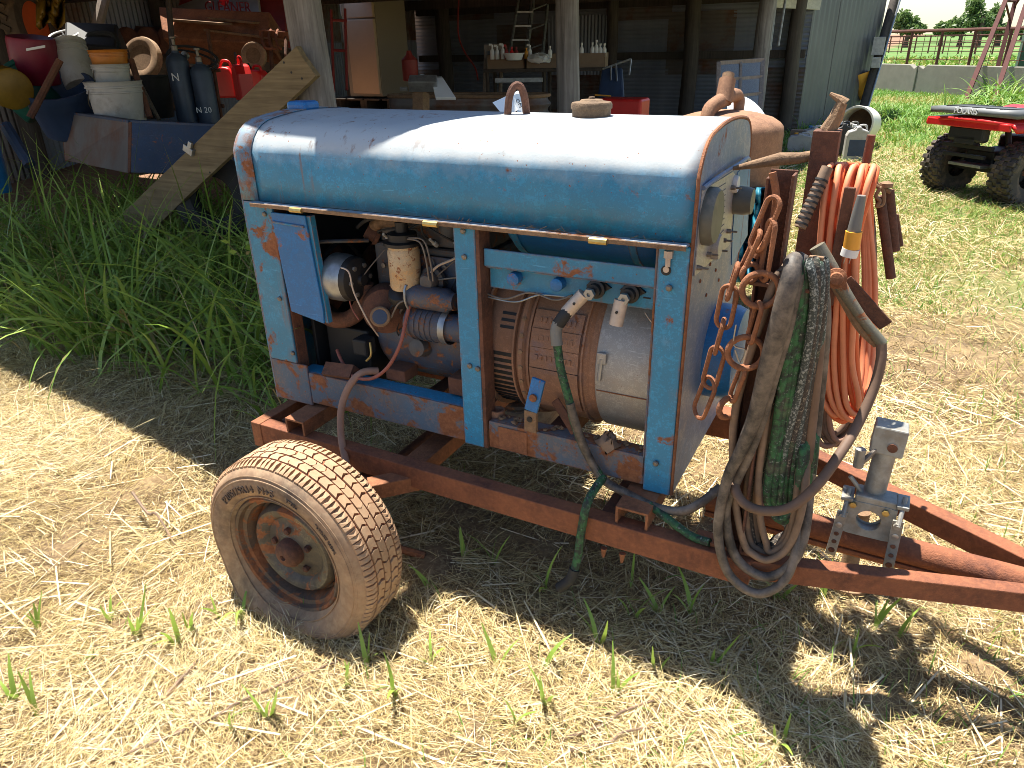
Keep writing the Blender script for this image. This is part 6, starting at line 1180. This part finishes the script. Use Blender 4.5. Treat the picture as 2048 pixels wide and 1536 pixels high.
# ------------------------------------------------------------------ straw, lawn, weeds
def inview(P_, mx=.14):
    q = (P_-CAM) @ CR.T; z = np.maximum(q[:,2], .05); x = q[:,0]/z*F/2048; y = q[:,1]/z*F/1536
    return (q[:,2] > .05) & (abs(x) < .5+mx) & (y > -.5-mx) & (y < .55)
def bladeset(name, P0, az, L, wd, tilt, curl, roll, tint, mat, kind='stuff', seg=2, taper=.15, parent=None, label=None, bend=0):
    """n bent strips: start, heading, length, width, rise angle, curl (rise change along the blade), roll"""
    n = len(P0); d0 = np.stack([np.cos(az), np.sin(az), np.zeros(n)], 1); side = np.stack([-np.sin(az), np.cos(az), np.zeros(n)], 1); up = np.array((0,0,1.))
    pts = [P0]; el = tilt.copy(); hd = az.copy(); rows = []
    for k in range(seg+1):
        t = k/seg; w_ = wd*(1-(1-taper)*np.clip((t-.35)/.65, 0, 1)**1.3); dirv = d0*np.cos(el)[:,None]+up*np.sin(el)[:,None]; nrm = -d0*np.sin(el)[:,None]+up*np.cos(el)[:,None]
        sd = side*np.cos(roll)[:,None]+nrm*np.sin(roll)[:,None]; rows.append((pts[-1]-sd*w_[:,None]/2, pts[-1]+sd*w_[:,None]/2)); pts.append(pts[-1]+dirv*(L/seg)[:,None]); el = el+curl/seg
    V = np.stack([r for pr_ in rows for r in pr_], 1).reshape(-1, 3); m_ = 2*(seg+1); base = np.arange(n)[:,None]*m_
    F_ = np.concatenate([base+np.array((2*k, 2*k+1, 2*k+3, 2*k+2)) for k in range(seg)], 0)
    o = strips(name, V, F_, np.repeat(tint, m_), mat, parent, smooth=seg > 2)
    if kind: o['kind'] = kind
    if label: o['label'] = label
    return o
def scatter(x0, x1, y0, y1, dens, seed):
    r = np.random.default_rng(seed); n = int((x1-x0)*(y1-y0)*dens); P_ = np.stack([r.uniform(x0, x1, n), r.uniform(y0, y1, n), np.zeros(n)], 1); P_ = P_[inview(P_)]; rp = ((P_[:,0]-3.05)/.75)**2+((P_[:,1]-3.9)/1.0)**2; P_ = P_[(rp > 1)|(r.random(len(P_)) < .18+.5*np.clip(rp,0,1)**2)]; P_[:,2] = H(P_[:,0], P_[:,1]); return P_, r
def patch(P_, s, seed):
    r = np.random.default_rng(seed); z = np.zeros(len(P_))
    for k in range(7): a, b, c = r.normal(0, s, 2).tolist()+[r.uniform(0, 6.28)]; z += np.sin(a*P_[:,0]+b*P_[:,1]+c)
    return z/3.2
# fine litter
for nm, reg, dens, L0, L1, w0, w1, z1, seed in (('straw_litter', (-3.3,3.9,-1.6,1.7), 15500, .02, .10, .0010, .0025, .024, 1), ('straw_litter', (-4.5,5.0,1.7,4.6), 2300, .04, .16, .0025, .005, .02, 2), ('straw_litter', (-1.5,6.5,4.6,11), 900, .06, .18, .004, .009, .03, 3)):
    P_, r = scatter(*reg, dens, seed); pt = patch(P_, 2.2, 5); k_ = pt+.5*patch(P_, 7, 15)+r.normal(0, .5, len(P_)) > -1.35; P_ = P_[k_]; pt = pt[k_]; n = len(P_); fl = patch(P_, 1.6, 9)
    P_[:,2] += r.uniform(0.001, z1, n)*(1+.5*pt); az = r.normal(0, .9, n)+fl*2.5+np.where(r.random(n) < .5, math.pi, 0)
    bladeset(nm, P_, az, r.uniform(L0, L1, n), r.uniform(w0, w1, n), r.normal(.20, .27, n), r.normal(-.40, .45, n), r.uniform(-.9, .9, n), np.clip(r.normal(.47, .24, n)+.2*pt, 0, 1), M['straw'], label='matted dry straw litter covering the yard')
# coarse pale stems
P_, r = scatter(-3.3, 3.9, -1.6, 2.2, 190, 21); n = len(P_); P_[:,2] += r.uniform(.008, .022, n); bladeset('straw_stems', P_, r.uniform(0, 6.28, n), r.uniform(.05, .28, n), r.uniform(.0025, .0065, n), r.normal(.03, .08, n), r.normal(-.1, .12, n), r.uniform(-.7, .7, n), np.clip(r.normal(.85, .14, n), 0, 1), M['straw'], seg=3, taper=.8, label='pale broken straw stems strewn over the litter')
# raked-together wisps: bundles of near-parallel stems
r = np.random.default_rng(29); C, _ = scatter(-3.3, 3.9, -1.6, 2.6, 16, 30); nb = 18; P_ = np.repeat(C, nb, 0); n = len(P_); hd = np.repeat(r.uniform(0, 6.28, len(C)), nb)
P_[:,:2] += np.stack([-np.sin(hd), np.cos(hd)], 1)*r.normal(0, .022, (n,1))+r.normal(0, .03, (n,2)); P_[:,2] += r.uniform(.006, .028, n)
bladeset('straw_wisps', P_, hd+r.normal(0, .16, n), r.uniform(.05, .18, n), r.uniform(.0014, .0034, n), r.normal(.06, .10, n), r.normal(-.2, .2, n), r.uniform(-.7, .7, n), np.clip(np.repeat(r.normal(.62, .2, len(C)), nb)+r.normal(0, .12, n), 0, 1), M['straw'], seg=3, taper=.5, label='raked wisps of parallel straw in the litter')
# short upright stubble
P_, r = scatter(-3.3, 3.9, -1.6, 3.0, 420, 22); n = len(P_); bladeset('stubble', P_, r.uniform(0, 6.28, n), r.uniform(.02, .06, n), r.uniform(.0015, .003, n), r.uniform(.5, 1.4, n), r.normal(-.4, .4, n), r.uniform(-.5, .5, n), np.clip(r.normal(.5, .2, n), 0, 1), M['straw'], label='short dry stubble standing in the litter')
# dry grass left standing round the tyre
C = np.array([on(x, y, 'z', 0) for x, y in ((445,1160),(460,1190),(485,1215),(505,1240),(530,1255),(560,1275),(590,1288),(640,1300),(690,1300),(750,1298),(795,1270),(815,1230),(520,1262),(575,1290),(470,1215))]); r = np.random.default_rng(33); P_ = np.repeat(C, 16, 0); n = len(P_); P_[:,:2] += r.normal(0, .028, (n,2)); bladeset('tyre_tufts', P_, r.uniform(0, 6.28, n), r.uniform(.03, .10, n), r.uniform(.0016, .003, n), r.uniform(.5, 1.4, n), r.normal(-.5, .4, n), r.uniform(-.6, .6, n), np.clip(r.normal(.55, .2, n), 0, 1), M['straw'], seg=3, label='dry grass tufts standing round the flat tyre')
# sparse green sprouts and short grass, thicker at right
P_, r = scatter(-3.3, 4.2, -1.6, 5, 900, 23); pt = patch(P_, 1.7, 31)+.35*np.clip(P_[:,0]-.6, -1, 2)+.45*np.clip(P_[:,1]-1.5, 0, 2)*(P_[:,0] > 1); k = pt+r.normal(0, .55, len(P_)) > .75; P_ = P_[k]; n = len(P_)
bladeset('green_grass', P_, r.uniform(0, 6.28, n), r.uniform(.03, .10, n), r.uniform(.002, .0045, n), r.uniform(.7, 1.45, n), r.normal(-.7, .4, n), r.uniform(-.6, .6, n), np.clip(r.normal(.75, .2, n), 0, 1), M['lawn'], seg=3, label='short green grass coming up through the straw')
# lawn beyond
for reg, dens, seed, L0, L1, w0, w1 in (((-1.2,7.5,3.4,10), 1500, 41, .03, .10, .004, .008), ((-1.5,9,10,26), 260, 42, .06, .16, .012, .026)):
    P_, r = scatter(*reg, dens, seed); n = len(P_); pt = patch(P_, .9, 7); bladeset('lawn_grass', P_, r.uniform(0, 6.28, n), r.uniform(L0, L1, n), r.uniform(w0, w1, n), r.uniform(.4, 1.3, n), r.normal(-.6, .4, n), r.uniform(-.8, .8, n), np.clip(.60+.28*pt+r.normal(0, .2, n)+.012*(P_[:,1]-4), 0, 1), M['lawn'], label='mown half-dry lawn stretching toward the concrete wall')
# crop rows behind the fence
P_, r = scatter(-6, 16, 29, 60, 26, 43); n = len(P_); bladeset('crop', P_, r.uniform(0, 6.28, n), r.uniform(.15, .45, n), r.uniform(.08, .2, n), r.uniform(.2, 1.2, n), r.normal(-.8, .4, n), r.uniform(-1, 1, n), np.clip(r.normal(.7, .25, n), 0, 1), M['lawn'], label='leafy green crop beyond the pipe fence')
# tall weeds at the wall, right
def clumps(name, centres, nb, L, wd, mat, label, seed, spread=.08, tilt=(.9, 1.45), seg=6, curl=(-1.7, .5), tn=(.5, .25)):
    r = np.random.default_rng(seed); P_ = np.repeat(np.asarray(centres, float), nb, 0); n = len(P_); P_[:,:2] += r.normal(0, spread, (n,2)); P_[:,2] = H(P_[:,0], P_[:,1])
    return bladeset(name, P_, r.uniform(0, 6.28, n), r.uniform(L[0], L[1], n), r.uniform(wd[0], wd[1], n), r.uniform(tilt[0], tilt[1], n), r.normal(curl[0], curl[1], n), r.uniform(-.5, .5, n), np.clip(r.normal(tn[0], tn[1], n), 0, 1), mat, seg=seg, taper=.04, label=label)
r9 = np.random.default_rng(90)
clumps('tall_weeds', [on(x, y, 'z', 0) for x, y in zip(r9.uniform(1755, 1860, 34), r9.uniform(225, 262, 34))], 14, (.2,.55), (.012,.025), M['lawn'], 'bright grass clumps beside the white barrel', 51, .15, tn=(.85,.12)); clumps('tall_weeds', [on(x, y, 'z', 0) for x, y in zip(r9.uniform(1960, 2140, 30), r9.uniform(196, 232, 30))], 16, (.5,1.2), (.02,.045), M['lawn'], 'tall arching grass behind the quad bike', 52, .3, tn=(.8,.15))
clumps('tall_weeds', [on(x, y, 'z', 0)-(0.05,.2,0) for x, y in zip(r9.uniform(1600, 1720, 16), r9.uniform(255, 285, 16))], 10, (.2,.5), (.01,.02), M['blade'], 'dark grass at the foot of the tin wall', 53, .1)
# johnson grass in the shade, left
cs_ = []
for k in range(260):
    x, y = r9.uniform(-5.2, -.25), r9.uniform(.55, 3.0)
    if y < .75-.10*x+.25*r9.random() and x > -1.2 and y < .55: continue
    cs_.append((x, y, 0))
clumps('johnson_grass', cs_, 9, (.5,1.3), (.009,.024), M['blade'], 'tall green johnson grass in the shade of the shed', 61, .09, seg=7, curl=(-1.5,.6), tn=(.5,.28))
clumps('johnson_grass', [(r9.uniform(-3.4,-.5), r9.uniform(.5,1.1), 0) for k in range(60)], 7, (.2,.5), (.008,.018), M['blade'], 'shorter green blades along the front of the weed patch', 62, .08, curl=(-1.9,.5), tn=(.55,.25))
clumps('johnson_grass', [(bq(px,400)[0]+r9.normal(0,.12), 1.55+r9.normal(0,.12), 0) for px in np.linspace(235,400,12)], 9, (.5,.95), (.012,.026), M['blade'], 'grass clumps hiding the foot of the leaning plank', 64, .07, seg=7, curl=(-1.3,.5), tn=(.5,.25))
clumps('johnson_grass', [(r9.uniform(-3.2,-2.0), r9.uniform(.5,1.4), 0) for k in range(26)], 8, (.5,1.1), (.014,.03), M['blade'], 'broad pale-green blades at the left edge of the weed patch', 65, .07, seg=7, curl=(-1.6,.5), tn=(.85,.12))
clumps('dead_stalks', [(r9.uniform(-4.5,-.3), r9.uniform(.45,2.2), 0) for k in range(330)], 5, (.25,.85), (.003,.007), M['drygrass'], 'dry bent stalks tangled among the weeds', 63, .1, tilt=(.1,1.3), seg=4, curl=(-.6,.5))
# single arched dead stalk and fallen stems
DS = thing('dead_stem', (-1.6, .6, 0), 'long dry stem bent to a peak in front of the weeds', 'stem'); tube('stalk', [on(-20, 716, 'z', .03), on(60, 700, 'y', .55), on(138, 644, 'y', .62), on(200, 645, 'y', .62), on(330, 700, 'z', .05), on(480, 745, 'z', .03)], [.004,.005,.005,.004,.003], M['cable_tan'], DS, n=6)
# broadleaf creeper by the radiator end
r = np.random.default_rng(70); n = 420; C = np.stack([r.uniform(-1.05, -.15, n), r.uniform(.75, 1.5, n), r.uniform(.05, .75, n)], 1); C[:,0] -= C[:,2]*.1; a = r.normal(size=(n,3)); a[:,2] *= .5; a /= np.linalg.norm(a, axis=1)[:,None]; b = np.cross(a, r.normal(size=(n,3))); b /= np.linalg.norm(b, axis=1)[:,None]; s = r.uniform(.012, .03, (n,1))
Q = np.stack([C-a*s, C-a*s*.2+b*s*.7, C+a*s, C-a*s*.2-b*s*.7], 1).reshape(-1,3); o = strips('creeper_leaves', Q, np.arange(4*n).reshape(-1,4), np.repeat(np.clip(r.normal(.6,.3,n),0,1), 4), M['blade'], kind='stuff'); o['label'] = 'small round-leaved creeper beside the radiator end'
# young corn-like sprouts in front
def sprouts():
    r = np.random.default_rng(77); pos = [(480,1235),(865,1330),(1000,1330),(1090,1335),(1090,1410),(925,1120),(990,1130),(1090,1180),(1190,1290),(1265,1240),(1310,1230),(1260,1170),(1385,1230),(1240,1390),(1310,1345),(740,1330),(690,1370),(790,1390),(230,1240),(75,1260),(275,1270),(345,1290),(390,1260),(440,1240),(1700,1310),(1745,1270),(1800,1280),(1560,1490),(1420,1330),(540,1440),(470,1460),(1560,1200),(1640,1200),(860,1180),(1030,1450),(30,1400),(75,1430)]
    P_ = []; az = []; L = []; w_ = []
    for px, py in pos:
        b = on(px+r.uniform(-6,6), py, 'z', 0)
        for k in range(r.integers(2, 5)): P_.append(b+np.array((r.normal(0,.006), r.normal(0,.006), 0))); az.append(r.uniform(0, 6.28)); L.append(r.uniform(.07, .17)); w_.append(r.uniform(.008, .015))
    n = len(P_); bladeset('young_sprouts', np.array(P_), np.array(az), np.array(L), np.array(w_), r.uniform(1.05, 1.5, n), r.normal(-.5, .45, n), r.uniform(-.5, .5, n), np.clip(r.normal(.85, .15, n), 0, 1), M['blade_young'], seg=5, taper=.2, label='young green sprouts standing in the straw')
M['blade_young'] = tinted('young_leaf', (.16,.28,.03), (.32,.46,.08), .45, .35)
sprouts()
# twigs lying in front
for i, (p, q, rr, lab) in enumerate((((215,1525),(705,1310),.006,'longest pale dry twig on the straw in front of the tyre'), ((325,1400),(395,1320),.008,'short thick pale twig left of the tyre shadow'), ((1120,1480),(1340,1390),.005,'thin pale twig lying right of the front sprouts'), ((265,985),(350,1090),.006,'brown twig standing up left of the tyre'), ((1140,1500),(1330,1450),.005,'thin twig nearest the bottom edge'))):
    a, b = on(*p, 'z', .02), on(*q, 'z', .02)
    if i == 3: a = on(*p, 'y', b[1]+.08)
    m1 = (a+b)/2+np.array((.01,.012,.012)); v, f = tubeg([a, a*.6+b*.4+(.006,-.008,.004), m1, b], [rr, rr*.9, rr*.8, rr*.5], 6, smooth=3); o = obj('twig', v, f, M['cable_tan'], None, smooth=True); tag(o, lab, 'twig', 'twigs on the straw')
# the rusty bar on the ground behind the tyre, dark bottle in the weeds
o = obj('ground_bar', *tubeg([on(790,1095,'z',.05), on(850,1112,'z',.03)], .014, 8), M['rust'], None, smooth=True); tag(o, 'short rusty bar on the ground just behind the tyre', 'bar')
o = lathe('dark_bottle', [(0,-.13),(.04,-.13),(.045,-.11),(.045,.06),(.02,.11),(.018,.15),(0,.15)], on(385, 690, 'z', .05), M['ink_black'], None, R=frame_of((1,.2,.05)), n=20); tag(o, 'dark bottle lying on its side under the weeds', 'bottle')
